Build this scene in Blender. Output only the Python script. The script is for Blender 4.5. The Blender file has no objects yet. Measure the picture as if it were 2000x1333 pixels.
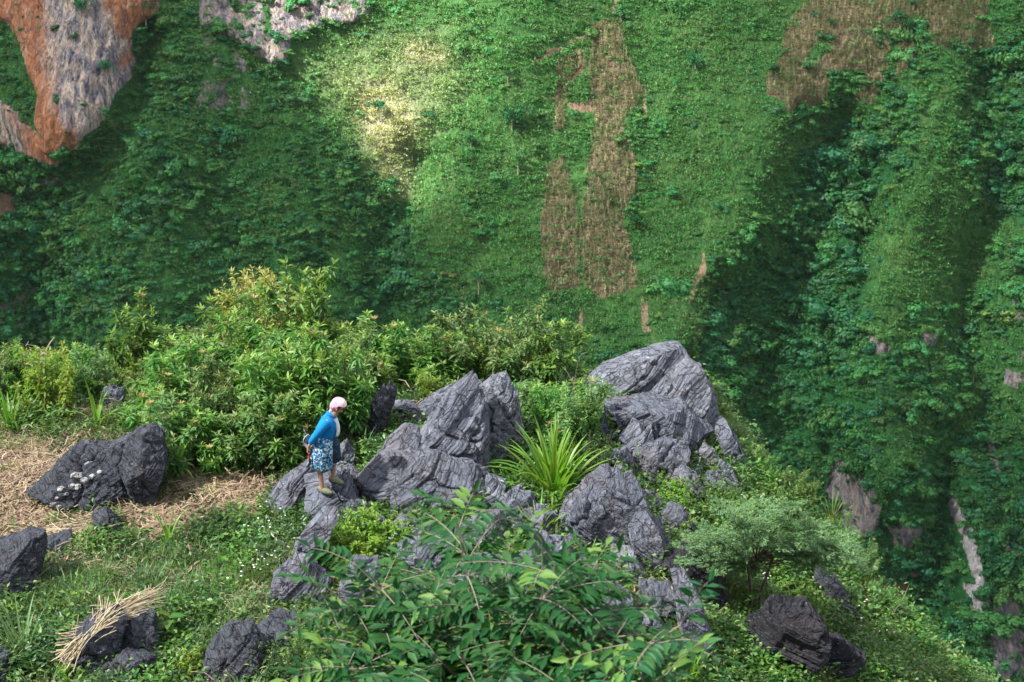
import bpy, math, random
import numpy as np
from mathutils import Vector, Matrix, Euler

R = math.radians
rng = np.random.default_rng(7)
random.seed(7)
SC = bpy.context.scene
COL = SC.collection

# ------------------------------------------------------------------ camera
PITCH = 20.0
F = 3732.0                      # focal length in pixels of the 2000 px wide photograph
CP, SP = math.cos(R(PITCH)), math.sin(R(PITCH))
cam = bpy.data.cameras.new('camera')
camo = bpy.data.objects.new('camera', cam); COL.objects.link(camo)
camo.location = (0, 0, 0); camo.rotation_euler = (R(90 - PITCH), 0, 0)
cam.sensor_width = 36; cam.lens = 36 * F / 2000
cam.clip_start = 0.1; cam.clip_end = 8000
cam.dof.use_dof = True; cam.dof.focus_distance = 26.5
cam.dof.aperture_fstop = cam.lens / 1000 / 0.009
SC.camera = camo

# ------------------------------------------------------------------ light
SUN_EL, SUN_AZ = 50.0, -108.0     # azimuth from +Y towards +X (degrees); light comes from the left, slightly beyond
S = Vector((math.sin(R(SUN_AZ)) * math.cos(R(SUN_EL)), math.cos(R(SUN_AZ)) * math.cos(R(SUN_EL)), math.sin(R(SUN_EL))))
world = bpy.data.worlds.new('World'); SC.world = world; world.use_nodes = True
wn = world.node_tree.nodes; wn.clear()
sky = wn.new('ShaderNodeTexSky'); sky.sky_type = 'NISHITA'; sky.sun_disc = False
sky.sun_elevation = R(SUN_EL); sky.sun_rotation = R(SUN_AZ)
sky.air_density = 1.0; sky.dust_density = 1.2; sky.ozone_density = 1.0
bg = wn.new('ShaderNodeBackground'); bg.inputs[1].default_value = 0.085
wo = wn.new('ShaderNodeOutputWorld')
world.node_tree.links.new(sky.outputs[0], bg.inputs[0]); world.node_tree.links.new(bg.outputs[0], wo.inputs[0])
sl = bpy.data.lights.new('sun', 'SUN'); sl.energy = 5.0; sl.angle = R(1.2); sl.color = (1.0, 0.97, 0.91)
so = bpy.data.objects.new('sun', sl); COL.objects.link(so)
so.rotation_euler = S.to_track_quat('Z', 'Y').to_euler()
SC.view_settings.view_transform = 'Standard'; SC.view_settings.look = 'None'
SC.view_settings.gamma = 1.0; SC.view_settings.use_curve_mapping = False
SC.view_settings.exposure = 2.05
SC.render.engine = 'CYCLES'
cy = SC.cycles
cy.use_denoising = True; cy.max_bounces = 6; cy.diffuse_bounces = 3; cy.glossy_bounces = 2
cy.transmission_bounces = 3; cy.transparent_max_bounces = 8; cy.volume_bounces = 1

# ------------------------------------------------------------------ helpers: noise, projection
_perm = np.random.default_rng(3).permutation(256)
_perm = np.concatenate([_perm, _perm, _perm])
_g = np.random.default_rng(4).normal(size=(256, 3)); _g /= np.linalg.norm(_g, axis=1)[:, None]
def pn(p):
    p = np.asarray(p, float); i = np.floor(p).astype(int); f = p - i; i &= 255
    u = f * f * f * (f * (f * 6 - 15) + 10)
    out = 0
    for dx in (0, 1):
        for dy in (0, 1):
            for dz in (0, 1):
                h = _perm[_perm[_perm[(i[..., 0] + dx) & 255] + ((i[..., 1] + dy) & 255)] + ((i[..., 2] + dz) & 255)]
                g = _g[h]
                d = g[..., 0] * (f[..., 0] - dx) + g[..., 1] * (f[..., 1] - dy) + g[..., 2] * (f[..., 2] - dz)
                w = (u[..., 0] if dx else 1 - u[..., 0]) * (u[..., 1] if dy else 1 - u[..., 1]) * (u[..., 2] if dz else 1 - u[..., 2])
                out = out + d * w
    return out * 1.5
def fbm(p, o=4, l=2.03, g=0.5):
    a, s, t = 1.0, 0, 0
    p = np.asarray(p, float)
    for k in range(o):
        s = s + a * pn(p + 17.3 * k); t += a; a *= g; p = p * l
    return s / t
def n2(x, y, f, seed=0, o=4):
    x = np.asarray(x, float); y = np.asarray(y, float)
    return fbm(np.stack([x * f, y * f, np.full_like(x, seed * 7.7)], -1), o)
def sstep(a, b, x):
    t = np.clip((x - a) / (b - a), 0, 1); return t * t * (3 - 2 * t)
def proj(x, y, z):
    d = CP * y - SP * z; u = SP * y + CP * z
    d = np.where(d > 0.1, d, 0.1)
    return 1000 + F * x / d, 666.5 - F * u / d
def ray(px, py):
    r = (px - 1000.0); u = -(py - 666.5)
    return np.array([r, F * CP + u * SP, -F * SP + u * CP])
def at(px, py, Y):
    d = ray(px, py); return d * (Y / d[1])
def inpoly(px, py, poly):
    c = np.zeros(np.shape(px), bool); n = len(poly)
    for i in range(n):
        x1, y1 = poly[i]; x2, y2 = poly[(i + 1) % n]
        if y1 == y2: continue
        k = ((y1 > py) != (y2 > py)) & (px < (x2 - x1) * (py - y1) / (y2 - y1) + x1)
        c ^= k
    return c
def segdist(px, py, pts, closed=False):
    d = np.full(np.shape(px), 1e9); n = len(pts)
    for i in range(n if closed else n - 1):
        ax, ay = pts[i]; bx, by = pts[(i + 1) % n]
        vx, vy = bx - ax, by - ay; L = vx * vx + vy * vy + 1e-9
        t = np.clip(((px - ax) * vx + (py - ay) * vy) / L, 0, 1)
        d = np.minimum(d, np.hypot(px - ax - t * vx, py - ay - t * vy))
    return d
def soft(px, py, poly, w=20):
    d = segdist(px, py, poly, True); d = np.where(inpoly(px, py, poly), d, -d)
    return sstep(-w, w, d)

# ------------------------------------------------------------------ helpers: mesh building
class MB:
    def __init__(s): s.v = []; s.f3 = []; s.f4 = []; s.n = 0; s.c3 = []; s.c4 = []; s.cv = []
    def add(s, v, f, c=0.0):
        v = np.asarray(v, float).reshape(-1, 3)
        s.v.append(v); s.cv.append(np.broadcast_to(np.asarray(c, float), (len(v),)).copy())
        for a in (f if isinstance(f, (list, tuple)) and len(f) and isinstance(f[0], np.ndarray) else [np.asarray(f)]):
            if a.size == 0: continue
            (s.f3 if a.shape[1] == 3 else s.f4).append(a + s.n)
        s.n += len(v)
    def mesh(s, name, mat=None, smooth=True):
        m = bpy.data.meshes.new(name)
        v = np.concatenate(s.v); m.vertices.add(len(v)); m.vertices.foreach_set('co', v.astype(np.float32).ravel())
        f3 = np.concatenate(s.f3) if s.f3 else np.zeros((0, 3), int)
        f4 = np.concatenate(s.f4) if s.f4 else np.zeros((0, 4), int)
        li = np.concatenate([f3.ravel(), f4.ravel()]).astype(np.int32)
        st = np.concatenate([np.arange(len(f3)) * 3, len(f3) * 3 + np.arange(len(f4)) * 4]).astype(np.int32)
        m.loops.add(len(li)); m.loops.foreach_set('vertex_index', li)
        m.polygons.add(len(st)); m.polygons.foreach_set('loop_start', st)
        m.polygons.foreach_set('use_smooth', np.full(len(st), smooth))
        a = m.attributes.new('tint', 'FLOAT', 'POINT'); a.data.foreach_set('value', np.concatenate(s.cv).astype(np.float32))
        m.update(calc_edges=True)
        if mat: m.materials.append(mat)
        return m
def obj(name, data, parent=None, loc=(0, 0, 0), **kw):
    o = bpy.data.objects.new(name, data); COL.objects.link(o); o.location = loc
    if parent is not None: o.parent = parent
    for k, v in kw.items():
        if v is not None: o[k] = v
    return o
def thing(name, label, cat, loc=(0, 0, 0), group=None, rz=0, sc=1, data=None):
    o = obj(name, data, loc=loc, label=label, category=cat, group=group)
    o.rotation_euler = (0, 0, rz); o.scale = (sc, sc, sc) if not isinstance(sc, tuple) else sc
    return o
def copyparts(src, dst):
    for ch in src.children:
        c = ch.copy(); COL.objects.link(c); c.parent = dst
def attr(m, name, vals):
    a = m.attributes.new(name, 'FLOAT', 'POINT'); a.data.foreach_set('value', np.asarray(vals, np.float32))
def norm(v): return v / (np.linalg.norm(v, axis=-1, keepdims=True) + 1e-9)

LEAF_V = np.array([[0, 0, 0], [.38, .5, .06], [.4, 0, -.02], [.38, -.5, .06], [.74, .3, .0], [.75, 0, -.07], [.74, -.3, .0], [1, 0, -.16]])
LEAF_F = [np.array([[0, 2, 1], [0, 3, 2], [4, 5, 7], [5, 6, 7]]), np.array([[1, 2, 5, 4], [2, 3, 6, 5]])]
SIMP_V = np.array([[0, 0, 0], [.42, .5, .05], [.45, 0, -.03], [.42, -.5, .05], [1, 0, -.12]])
SIMP_F = [np.array([[0, 2, 1], [0, 3, 2], [1, 2, 4], [2, 3, 4]])]
def frames(d, roll=0.5, r=None):
    r = r or rng
    d = norm(d); up = np.zeros_like(d); up[:, 2] = 1
    up = up + r.normal(size=d.shape) * roll
    s = norm(np.cross(up, d)); n = np.cross(d, s)
    return d, s, n
def put_leaves(mb, pos, d, L, W, tint, roll=.5, simple=True):
    V, Fc = (SIMP_V, SIMP_F) if simple else (LEAF_V, LEAF_F)
    d, s, n = frames(np.asarray(d), roll); L = np.broadcast_to(L, (len(pos),)); W = np.broadcast_to(W, (len(pos),))
    v = pos[:, None, :] + d[:, None, :] * (V[None, :, 0:1] * L[:, None, None]) + s[:, None, :] * (V[None, :, 1:2] * W[:, None, None]) + n[:, None, :] * (V[None, :, 2:3] * L[:, None, None])
    k = len(V); off = (np.arange(len(pos)) * k)[:, None, None]
    mb.add(v.reshape(-1, 3), [(f[None] + off).reshape(-1, f.shape[1]) for f in Fc], np.repeat(np.broadcast_to(tint, (len(pos),)), k))
def tube(mb, pts, rad, n=5, tint=0.0):
    pts = np.asarray(pts, float); rad = np.broadcast_to(rad, (len(pts),))
    t = norm(np.gradient(pts, axis=0)); a = np.array([0.31, 0.2, 0.93]); s = norm(np.cross(t, a + 1e-3)); b = np.cross(t, s)
    th = np.arange(n) / n * 2 * math.pi
    v = pts[:, None] + rad[:, None, None] * (np.cos(th)[None, :, None] * s[:, None] + np.sin(th)[None, :, None] * b[:, None])
    i = np.arange(len(pts) - 1)[:, None] * n; j = np.arange(n)[None]
    f = np.stack([i + j, i + (j + 1) % n, i + n + (j + 1) % n, i + n + j], -1).reshape(-1, 4)
    mb.add(v.reshape(-1, 3), f, tint)
def blade(mb, base, az, L, W, lean, curve, tint=0.0, n=7, fold=.25, wprof=None):
    """a long grass blade: arcs outwards from the base"""
    t = np.linspace(0, 1, n); ang = lean + curve * t ** 1.5
    ds = L / (n - 1)
    rr = np.concatenate([[0], np.cumsum(np.sin(ang[:-1]) * ds)]); zz = np.concatenate([[0], np.cumsum(np.cos(ang[:-1]) * ds)])
    w = W * (np.sin(np.clip(t * .93 + .07, 0, 1) ** .6 * math.pi) ** .8 + .12 * (1 - t)); w[-1] = .002 * L
    c, s_ = math.cos(az), math.sin(az)
    mid = np.stack([rr * c, rr * s_, zz], -1) + base
    side = np.array([-s_, c, 0]); nrm = np.stack([-np.cos(ang) * c, -np.cos(ang) * s_, np.sin(ang)], -1)
    l = mid + side * w[:, None] / 2 + nrm * w[:, None] * fold; r_ = mid - side * w[:, None] / 2 + nrm * w[:, None] * fold
    v = np.stack([l, mid, r_], 1).reshape(-1, 3); i = np.arange(n - 1)[:, None] * 3
    f = np.concatenate([i + np.array([[0, 1, 4, 3]]), i + np.array([[1, 2, 5, 4]])])
    mb.add(v, f, tint)

# ------------------------------------------------------------------ materials
class NT:
    def __init__(s, name):
        s.m = bpy.data.materials.new(name); s.m.use_nodes = True; s.t = s.m.node_tree; s.t.nodes.clear()
    def n(s, typ, **kw):
        nd = s.t.nodes.new(typ)
        for k, v in kw.items():
            if k.startswith('i_'):
                key = k[2:].replace('_', ' ')
                nd.inputs[key].default_value = v
            else: setattr(nd, k, v)
        return nd
    def l(s, a, b): s.t.links.new(a, b)
    def noise(s, scale, detail=4, vec=None, rough=.6, dist=0):
        nd = s.n('ShaderNodeTexNoise'); nd.inputs['Scale'].default_value = scale; nd.inputs['Detail'].default_value = detail
        nd.inputs['Roughness'].default_value = rough; nd.inputs['Distortion'].default_value = dist
        if vec is not None: s.l(vec, nd.inputs['Vector'])
        return nd.outputs['Fac']
    def ramp(s, fac, stops, inter='LINEAR'):
        nd = s.n('ShaderNodeValToRGB'); cr = nd.color_ramp; cr.interpolation = inter
        while len(cr.elements) < len(stops): cr.elements.new(.5)
        for e, (p, c) in zip(cr.elements, stops):
            e.position = p; e.color = (*c, 1) if len(c) == 3 else c
        s.l(fac, nd.inputs[0]); return nd.outputs[0]
    def mix(s, fac, a, b, mode='MIX'):
        nd = s.n('ShaderNodeMix', data_type='RGBA', blend_type=mode)
        for sock, v in ((nd.inputs[0], fac), (nd.inputs[6], a), (nd.inputs[7], b)):
            if isinstance(v, bpy.types.NodeSocket): s.l(v, sock)
            else: sock.default_value = v if isinstance(v, (int, float)) else (*v, 1)
        return nd.outputs[2]
    def math(s, op, a, b=0.0, c=None, clamp=False):
        nd = s.n('ShaderNodeMath', operation=op, use_clamp=clamp)
        for k, v in enumerate((a, b) if c is None else (a, b, c)):
            if isinstance(v, bpy.types.NodeSocket): s.l(v, nd.inputs[k])
            else: nd.inputs[k].default_value = v
        return nd.outputs[0]
    def attr(s, name, typ='GEOMETRY'):
        nd = s.n('ShaderNodeAttribute', attribute_name=name, attribute_type=typ); return nd.outputs['Fac']
    def geo(s): return s.n('ShaderNodeNewGeometry').outputs['Position']
    def objc(s): return s.n('ShaderNodeTexCoord').outputs['Object']
    def rand(s): return s.n('ShaderNodeObjectInfo').outputs['Random']
    def mapping(s, vec, scale=(1, 1, 1), rot=(0, 0, 0)):
        nd = s.n('ShaderNodeMapping'); nd.vector_type = 'TEXTURE'; scale = tuple(1 / q for q in scale); nd.inputs['Scale'].default_value = scale; nd.inputs['Rotation'].default_value = rot
        s.l(vec, nd.inputs['Vector']); return nd.outputs[0]
    def out(s, sh): o = s.n('ShaderNodeOutputMaterial'); s.l(sh, o.inputs[0]); return s.m
    def bsdf(s, col, rough=.8, spec=.3, normal=None):
        nd = s.n('ShaderNodeBsdfPrincipled')
        if isinstance(col, bpy.types.NodeSocket): s.l(col, nd.inputs['Base Color'])
        else: nd.inputs['Base Color'].default_value = (*col, 1)
        if isinstance(rough, bpy.types.NodeSocket): s.l(rough, nd.inputs['Roughness'])
        else: nd.inputs['Roughness'].default_value = rough
        nd.inputs['Specular IOR Level'].default_value = spec
        if normal is not None: s.l(normal, nd.inputs['Normal'])
        return nd.outputs[0]
    def bump(s, h, strength=.5, dist=.02):
        nd = s.n('ShaderNodeBump'); nd.inputs['Strength'].default_value = strength; nd.inputs['Distance'].default_value = dist
        s.l(h, nd.inputs['Height']); return nd.outputs[0]

def leaf_mat(name, dark, light, tip=None, trans=.35, rough=.45, spec=.4, insttint=False, nscale=1.3, islk=.55):
    """dark..light vary from leaf to leaf; tint attribute 0..1 leads to the young-leaf colour"""
    t = NT(name)
    g = t.n('ShaderNodeNewGeometry')
    isl = g.outputs['Random Per Island']
    nz = t.noise(nscale, 2, g.outputs['Position'])
    f = t.math('ADD', t.math('MULTIPLY', isl, islk), t.math('MULTIPLY_ADD', nz, 1.3, -.4), clamp=True)
    col = t.mix(f, dark, light)
    rnd = t.rand()
    hs = t.n('ShaderNodeHueSaturation'); t.l(col, hs.inputs['Color'])
    t.l(t.math('MULTIPLY_ADD', rnd, .05, .475), hs.inputs['Hue']); t.l(t.math('MULTIPLY_ADD', rnd, .5, .75), hs.inputs['Value'])
    col = hs.outputs[0]
    if tip: col = t.mix(t.attr('tint'), col, tip)
    if insttint: col = t.mix(t.attr('itint', 'INSTANCER'), col, insttint)
    p = t.bsdf(col, rough, spec)
    tr = t.n('ShaderNodeBsdfTranslucent'); t.l(t.mix(1.0, col, (1.25, 1.3, .55), 'MULTIPLY'), tr.inputs[0])
    mx = t.n('ShaderNodeMixShader'); mx.inputs[0].default_value = trans; t.l(p, mx.inputs[1]); t.l(tr.outputs[0], mx.inputs[2])
    return t.out(mx.outputs[0])

def rock_mat(name, lo, hi, strat=(R(18), R(-33), 0), white=.5, brown=.35, sscale=3.0):
    t = NT(name); pos = t.geo(); rn = t.rand()
    sh_ = t.n('ShaderNodeVectorMath', operation='ADD'); t.l(pos, sh_.inputs[0]); cmb = t.n('ShaderNodeCombineXYZ'); t.l(t.math('MULTIPLY', rn, 40), cmb.inputs[0]); t.l(cmb.outputs[0], sh_.inputs[1]); pos = sh_.outputs[0]
    mp = t.mapping(pos, (1, 1, 11), strat)
    st = t.noise(sscale, 9, mp, .72, .12)
    big = t.noise(1.3, 6, pos, .65)
    fine = t.noise(45, 6, pos, .8)
    col = t.mix(t.ramp(st, [(.34, (0, 0, 0)), (.66, (1, 1, 1))]), lo, hi)
    col = t.mix(t.ramp(fine, [(.35, (.55, .55, .55)), (.6, (0, 0, 0))]), col, tuple(c * .45 for c in lo))
    col = t.mix(t.math('MULTIPLY', t.ramp(big, [(.50, (0, 0, 0)), (.66, (1, 1, 1))]), brown), col, (.15, .105, .095))
    wh = t.ramp(t.noise(2.6, 8, pos, .78, .6), [(.56, (0, 0, 0)), (.68, (1, 1, 1))])
    col = t.mix(t.math('MULTIPLY', wh, white), col, tuple(min(c * 1.7 + .03, .6) for c in hi))
    li = t.ramp(t.noise(19, 5, pos, .75), [(.63, (0, 0, 0)), (.68, (1, 1, 1))])
    col = t.mix(t.math('MULTIPLY', li, .6), col, (.44, .45, .42))
    moss = t.ramp(t.noise(3.3, 7, pos, .8), [(.62, (0, 0, 0)), (.68, (1, 1, 1))])
    col = t.mix(t.math('MULTIPLY', moss, .5), col, (.06, .085, .03))
    crk = t.ramp(t.noise(sscale * 1.5, 7, t.mapping(pos, (1, 1, 12), strat), .72, .35), [(.37, (1, 1, 1)), (.43, (0, 0, 0))])
    vo = t.n('ShaderNodeTexVoronoi', feature='DISTANCE_TO_EDGE'); vo.inputs['Scale'].default_value = 2.4
    dv = t.n('ShaderNodeVectorMath', operation='ADD'); t.l(t.mapping(pos, (1, 1, 1.7), strat), dv.inputs[0]); nz_ = t.n('ShaderNodeTexNoise'); nz_.inputs['Scale'].default_value = 3; t.l(pos, nz_.inputs['Vector'])
    t.l(nz_.outputs['Color'], dv.inputs[1]); t.l(dv.outputs[0], vo.inputs['Vector'])
    jn = t.ramp(vo.outputs['Distance'], [(.0, (1, 1, 1)), (.035, (0, 0, 0))])
    crk = t.math('MAXIMUM', crk, t.math('MULTIPLY', jn, .85))
    col = t.mix(t.math('MULTIPLY', crk, .75), col, (.018, .018, .022))
    h = t.math('ADD', t.math('MULTIPLY', st, 1.3), t.math('ADD', t.math('MULTIPLY', fine, .3), t.math('MULTIPLY', crk, -.6)))
    return t.out(t.bsdf(col, .8, .25, t.bump(h, 1.0, .06)))

# ------------------------------------------------------------------ rock builder
def cube_sphere(N):
    g = np.tan(np.linspace(-1, 1, N + 1) * math.pi / 4)
    a, b = np.meshgrid(g, g, indexing='ij'); one = np.ones_like(a)
    vs, fs = [], []
    idx = np.arange((N + 1) ** 2).reshape(N + 1, N + 1)
    q = np.stack([idx[:-1, :-1], idx[1:, :-1], idx[1:, 1:], idx[:-1, 1:]], -1).reshape(-1, 4)
    for k, P in enumerate(((one, a, b), (-one, b, a), (b, one, a), (a, -one, b), (a, b, one), (b, a, -one))):
        vs.append(np.stack(P, -1).reshape(-1, 3)); fs.append(q + k * (N + 1) ** 2)
    v = np.concatenate(vs); f = np.concatenate(fs); v = norm(v)
    key = np.round(v, 5); u, inv = np.unique(key, axis=0, return_inverse=True)
    first = np.zeros(len(u), int); first[inv.ravel()[::-1]] = np.arange(len(v))[::-1]
    return v[first], inv.ravel()[f]
_cs = {}
def rock_mesh(name, poly3, T, mat, seed=0, N=48, boxy=3.6, strata=(-.5, -.3, .8), amp=1.0, ledge=.035, lfreq=7.0, joints=.05, jscale=1.6, lean=0.0):
    """poly3: outline points (x, z) round a centre, metres; T: half depth; grows a closed solid"""
    if N not in _cs: _cs[N] = cube_sphere(N)
    d, f = _cs[N]
    P = np.asarray(poly3, float); th = np.arctan2(P[:, 1], P[:, 0]); o = np.argsort(th); P = P[o]
    n = len(P); a = np.arctan2(d[:, 2], d[:, 0]); cx, cz = np.cos(a), np.sin(a)
    r = np.zeros(len(a))
    for i in range(n):
        A = P[i]; B = P[(i + 1) % n]; e = B - A
        den = cx * e[1] - cz * e[0]
        with np.errstate(all='ignore'):
            t = (A[0] * e[1] - A[1] * e[0]) / den; s = (A[0] * cz - A[1] * cx) / den
        ok = (t > 0) & (s >= -1e-6) & (s <= 1 + 1e-6) & np.isfinite(t)
        r = np.where(ok, np.maximum(r, t), r)
    r = np.where(r <= 0, np.median(r[r > 0]), r)
    s = np.hypot(d[:, 0], d[:, 2]); c = np.abs(d[:, 1])
    k = (s ** boxy + c ** boxy) ** (-1 / boxy)
    sz = float(np.mean(np.hypot(P[:, 0], P[:, 1])))
    v = np.stack([k * s * r * cx, k * d[:, 1] * T, k * s * r * cz], -1)
    rr = np.random.default_rng(seed)
    # flat facets: cut by random planes that face the viewer side and the top
    B0 = norm(np.array(strata)); B1 = norm(np.cross(B0, [0.25, 1, 0.1])); B2 = np.cross(B0, B1)
    for q in range(15):
        bb = (B0, B1, B2)[q % 3] * (1 if rr.random() < .5 else -1)
        nn = norm(bb + rr.normal(size=3) * (.22 if q < 9 else .5)); nn[1] = -abs(nn[1]) - .42; nn = norm(nn)
        h = np.max(v @ nn) * rr.uniform(.66, .9)
        e = v @ nn - h; v = v - np.where(e > 0, e, 0)[:, None] * nn * .985
    lo, hi = v.min(0), v.max(0); q0 = P.min(0); q1 = P.max(0)
    for ax, a0, a1 in ((0, q0[0], q1[0]), (2, q0[1], q1[1])):
        v[:, ax] = (v[:, ax] - lo[ax]) / (hi[ax] - lo[ax]) * (a1 - a0) + a0
    out = norm(v / np.array([sz, T, sz]))
    off = rr.uniform(0, 50, 3); p = v + off
    v = v + out * (fbm(p * 1.3 / max(sz, .3) * .8, 3) * .09 * sz * amp)[:, None]
    sn = norm(np.array(strata)); w = fbm(p * 1.1, 3) * .10
    c1 = (p @ sn + w) * lfreq; fr = c1 - np.floor(c1); lay = np.floor(c1)
    hh = np.sin(lay * 12.9898 + seed) * 43758.5; hh = hh - np.floor(hh)
    gt = sstep(-.2, .15, pn(p * 2.1 + 31)); groove = np.exp(-(np.minimum(fr, 1 - fr) / .10) ** 2) * gt
    v = v + out * ((ledge * (hh - .5) * 2.4) * sstep(0, .3, np.minimum(fr, 1 - fr) * 2) - ledge * 1.1 * groove)[:, None]
    c2 = (p @ (sn * 1.0) + w * .6) * lfreq * 3.1; fr2 = np.abs(c2 - np.floor(c2) - .5) * 2
    v = v + out * (-ledge * .33 * np.exp(-((1 - fr2) / .3) ** 2))[:, None]
    t1 = norm(np.cross(sn, [0.3, 1, 0.2])); t2 = np.cross(sn, t1)
    for tv, fq in ((t1, jscale), (t2, jscale * .8), (norm(t1 + .6 * sn), jscale * .6)):
        c3 = (p @ tv + fbm(p * 2.2 + 9, 3) * .3) * fq
        f3 = np.abs(c3 - np.round(c3)) / fq
        gate = sstep(-.05, .15, pn(p * 1.7 + fq * 3))
        v = v - out * (joints * gate * (np.exp(-(f3 / .028) ** 2) * 1.5 + .35 * (np.sin(np.round(c3) * 7.3 + seed) > 0)))[:, None]
    v = v + out * (fbm(p * 11, 4) * .034 * amp + np.abs(fbm(p * 4 + 5, 3)) * -.06 * amp)[:, None]
    v[:, 1] += lean * v[:, 2]
    mb = MB(); mb.add(v, f); return mb.mesh(name, mat, N < 20)

# ================================================================== HILLSIDE (far slope across the gorge)
POLY = dict(
 cliff=[[(-60, -60), (300, -60), (316, 15), (292, 32), (280, 60), (265, 95), (262, 140), (235, 175), (220, 215), (190, 235), (180, 262), (150, 272), (135, 290), (105, 268), (82, 215), (92, 170), (68, 130), (50, 62), (28, 38), (-60, 28)],
        [(-60, 205), (38, 185), (70, 230), (95, 250), (130, 300), (120, 322), (60, 300), (-60, 316)]],
 gray=[[(395, -60), (740, -60), (722, 15), (690, 40), (640, 34), (578, 62), (572, 108), (540, 112), (515, 98), (455, 62), (400, 45)]],
 thin=[[(400, 45), (470, 80), (505, 150), (482, 212), (440, 222), (378, 180), (402, 130)], [(1975, 540), (2060, 560), (2060, 800), (1990, 760)],
       [(-60, 590), (38, 600), (45, 670), (-60, 690)], [(1345, 680), (1378, 690), (1372, 760), (1340, 760)]],
 rockr=[[(1685, 598), (1700, 630), (1728, 640), (1722, 668), (1690, 668)], [(1788, 632), (1838, 634), (1820, 672), (1802, 660)],
        [(66, 370), (100, 362), (108, 392), (86, 416), (66, 402)], [(1975, 722), (1992, 725), (1990, 760), (1974, 760)],
        [(1640, 905), (1700, 930), (1712, 990), (1700, 1065), (1655, 1075), (1625, 985)],
        [(1722, 1015), (1750, 1035), (1770, 975), (1800, 1040), (1780, 1090), (1755, 1085)],
        [(1866, 985), (1892, 985), (1900, 1060), (1925, 1130), (1920, 1195), (1880, 1200), (1868, 1140), (1885, 1110)],
        [(1950, 1055), (1990, 1050), (2010, 1075), (1960, 1085)], [(1935, 1120), (1990, 1180), (2040, 1400), (1900, 1400), (1925, 1250)],
        [(1945, 890), (1960, 890), (1965, 940), (1952, 945)]],
 brown=[[(1765, 1160), (1790, 1165), (1800, 1240), (1810, 1290), (1795, 1400), (1758, 1400), (1762, 1250)], [(1788, 1140), (1830, 1170), (1845, 1200), (1800, 1170)],
        [(1254, 172), (1264, 180), (1262, 235), (1255, 232)], [(1248, 565), (1264, 575), (1268, 620), (1254, 625)], [(1128, 590), (1137, 590), (1136, 632), (1128, 632)],
        [(1110, 196), (1160, 208), (1158, 220), (1140, 222), (1108, 206)], [(-40, 400), (20, 405), (38, 440), (0, 445), (-40, 440)], [(1065, 92), (1090, 84), (1092, 92), (1070, 104)],
        [(1366, 470), (1374, 490), (1350, 560), (1334, 575), (1352, 520)]],
 field=[[(1152, 60), (1212, 30), (1220, 100), (1256, 175), (1250, 200), (1215, 240), (1240, 310), (1240, 380), (1212, 432), (1246, 530), (1240, 552), (1170, 572), (1138, 545), (1134, 430), (1145, 330), (1160, 230), (1145, 180), (1150, 110)],
        [(1088, 112), (1140, 104), (1145, 128), (1106, 182), (1102, 250), (1080, 250), (1085, 170)],
        [(1066, 320), (1100, 303), (1112, 350), (1128, 400), (1131, 552), (1068, 558), (1058, 480), (1052, 430), (1064, 380)],
        [(1562, 20), (1600, -60), (1772, -60), (1782, 50), (1780, 112), (1748, 150), (1752, 55), (1738, 60), (1735, 130), (1702, 206), (1662, 206), (1668, 188), (1692, 152), (1682, 130), (1622, 130), (1616, 190), (1590, 210), (1525, 202), (1520, 180), (1488, 170), (1490, 140), (1526, 100), (1532, 50)],
        [(1792, -60), (1950, -60), (1932, 40), (1952, 90), (1940, 106), (1820, 85), (1778, 20)]],
 fieldhole=[[(1565, 110), (1610, 60), (1612, 78), (1600, 112), (1570, 125)]],
 dry=[[(610, 130), (700, 90), (800, 60), (880, 70), (900, 160), (840, 250), (800, 300), (740, 300), (680, 240)], [(690, 190), (760, 150), (820, 235), (806, 300), (795, 395), (762, 400), (728, 320), (700, 260)], [(800, 80), (870, 95), (850, 130), (800, 110)]],  # real dry grass, plus a wide first outline for the painted sun patch
 grass=[[(560, 110), (640, 50), (740, -60), (1560, -60), (1530, 60), (1480, 160), (1490, 260), (1440, 380), (1395, 500), (1310, 640), (1120, 640), (1000, 560), (880, 520), (800, 430), (700, 290), (600, 190)],
        [(1720, 400), (1790, 260), (1820, 110), (1960, 110), (1880, 260), (1900, 420), (1960, 560), (1860, 580), (1720, 590), (1688, 500)],
        [(1500, 215), (1640, 240), (1560, 330), (1480, 470), (1330, 690), (1280, 680), (1400, 520), (1500, 330)]],
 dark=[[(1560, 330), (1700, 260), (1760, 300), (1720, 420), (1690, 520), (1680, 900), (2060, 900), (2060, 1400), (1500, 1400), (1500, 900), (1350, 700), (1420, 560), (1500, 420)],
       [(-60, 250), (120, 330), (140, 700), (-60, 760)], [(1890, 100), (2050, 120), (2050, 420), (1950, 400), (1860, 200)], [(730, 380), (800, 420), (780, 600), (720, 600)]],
)
GUL = [([(-60, 240), (40, 420), (70, 560), (60, 760), (40, 1000)], 14, 75), ([(300, 60), (270, 180), (200, 280), (110, 400)], 8, 40),
       ([(1650, 290), (1615, 350), (1640, 420), (1560, 560), (1560, 760), (1620, 950), (1780, 1250)], 11, 80), ([(1700, 330), (1705, 440), (1680, 560)], 7, 22),
       ([(800, 340), (770, 450), (740, 560), (760, 760)], 7, 60), ([(1930, 180), (1960, 380), (1900, 620), (1940, 900)], 9, 60),
       ([(1262, 120), (1268, 240), (1262, 380), (1240, 500)], 1.2, 26), ([(1390, 560), (1450, 700), (1520, 900)], 7, 60), ([(1840, 860), (1850, 1100), (1840, 1400)], 9, 50)]
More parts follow.
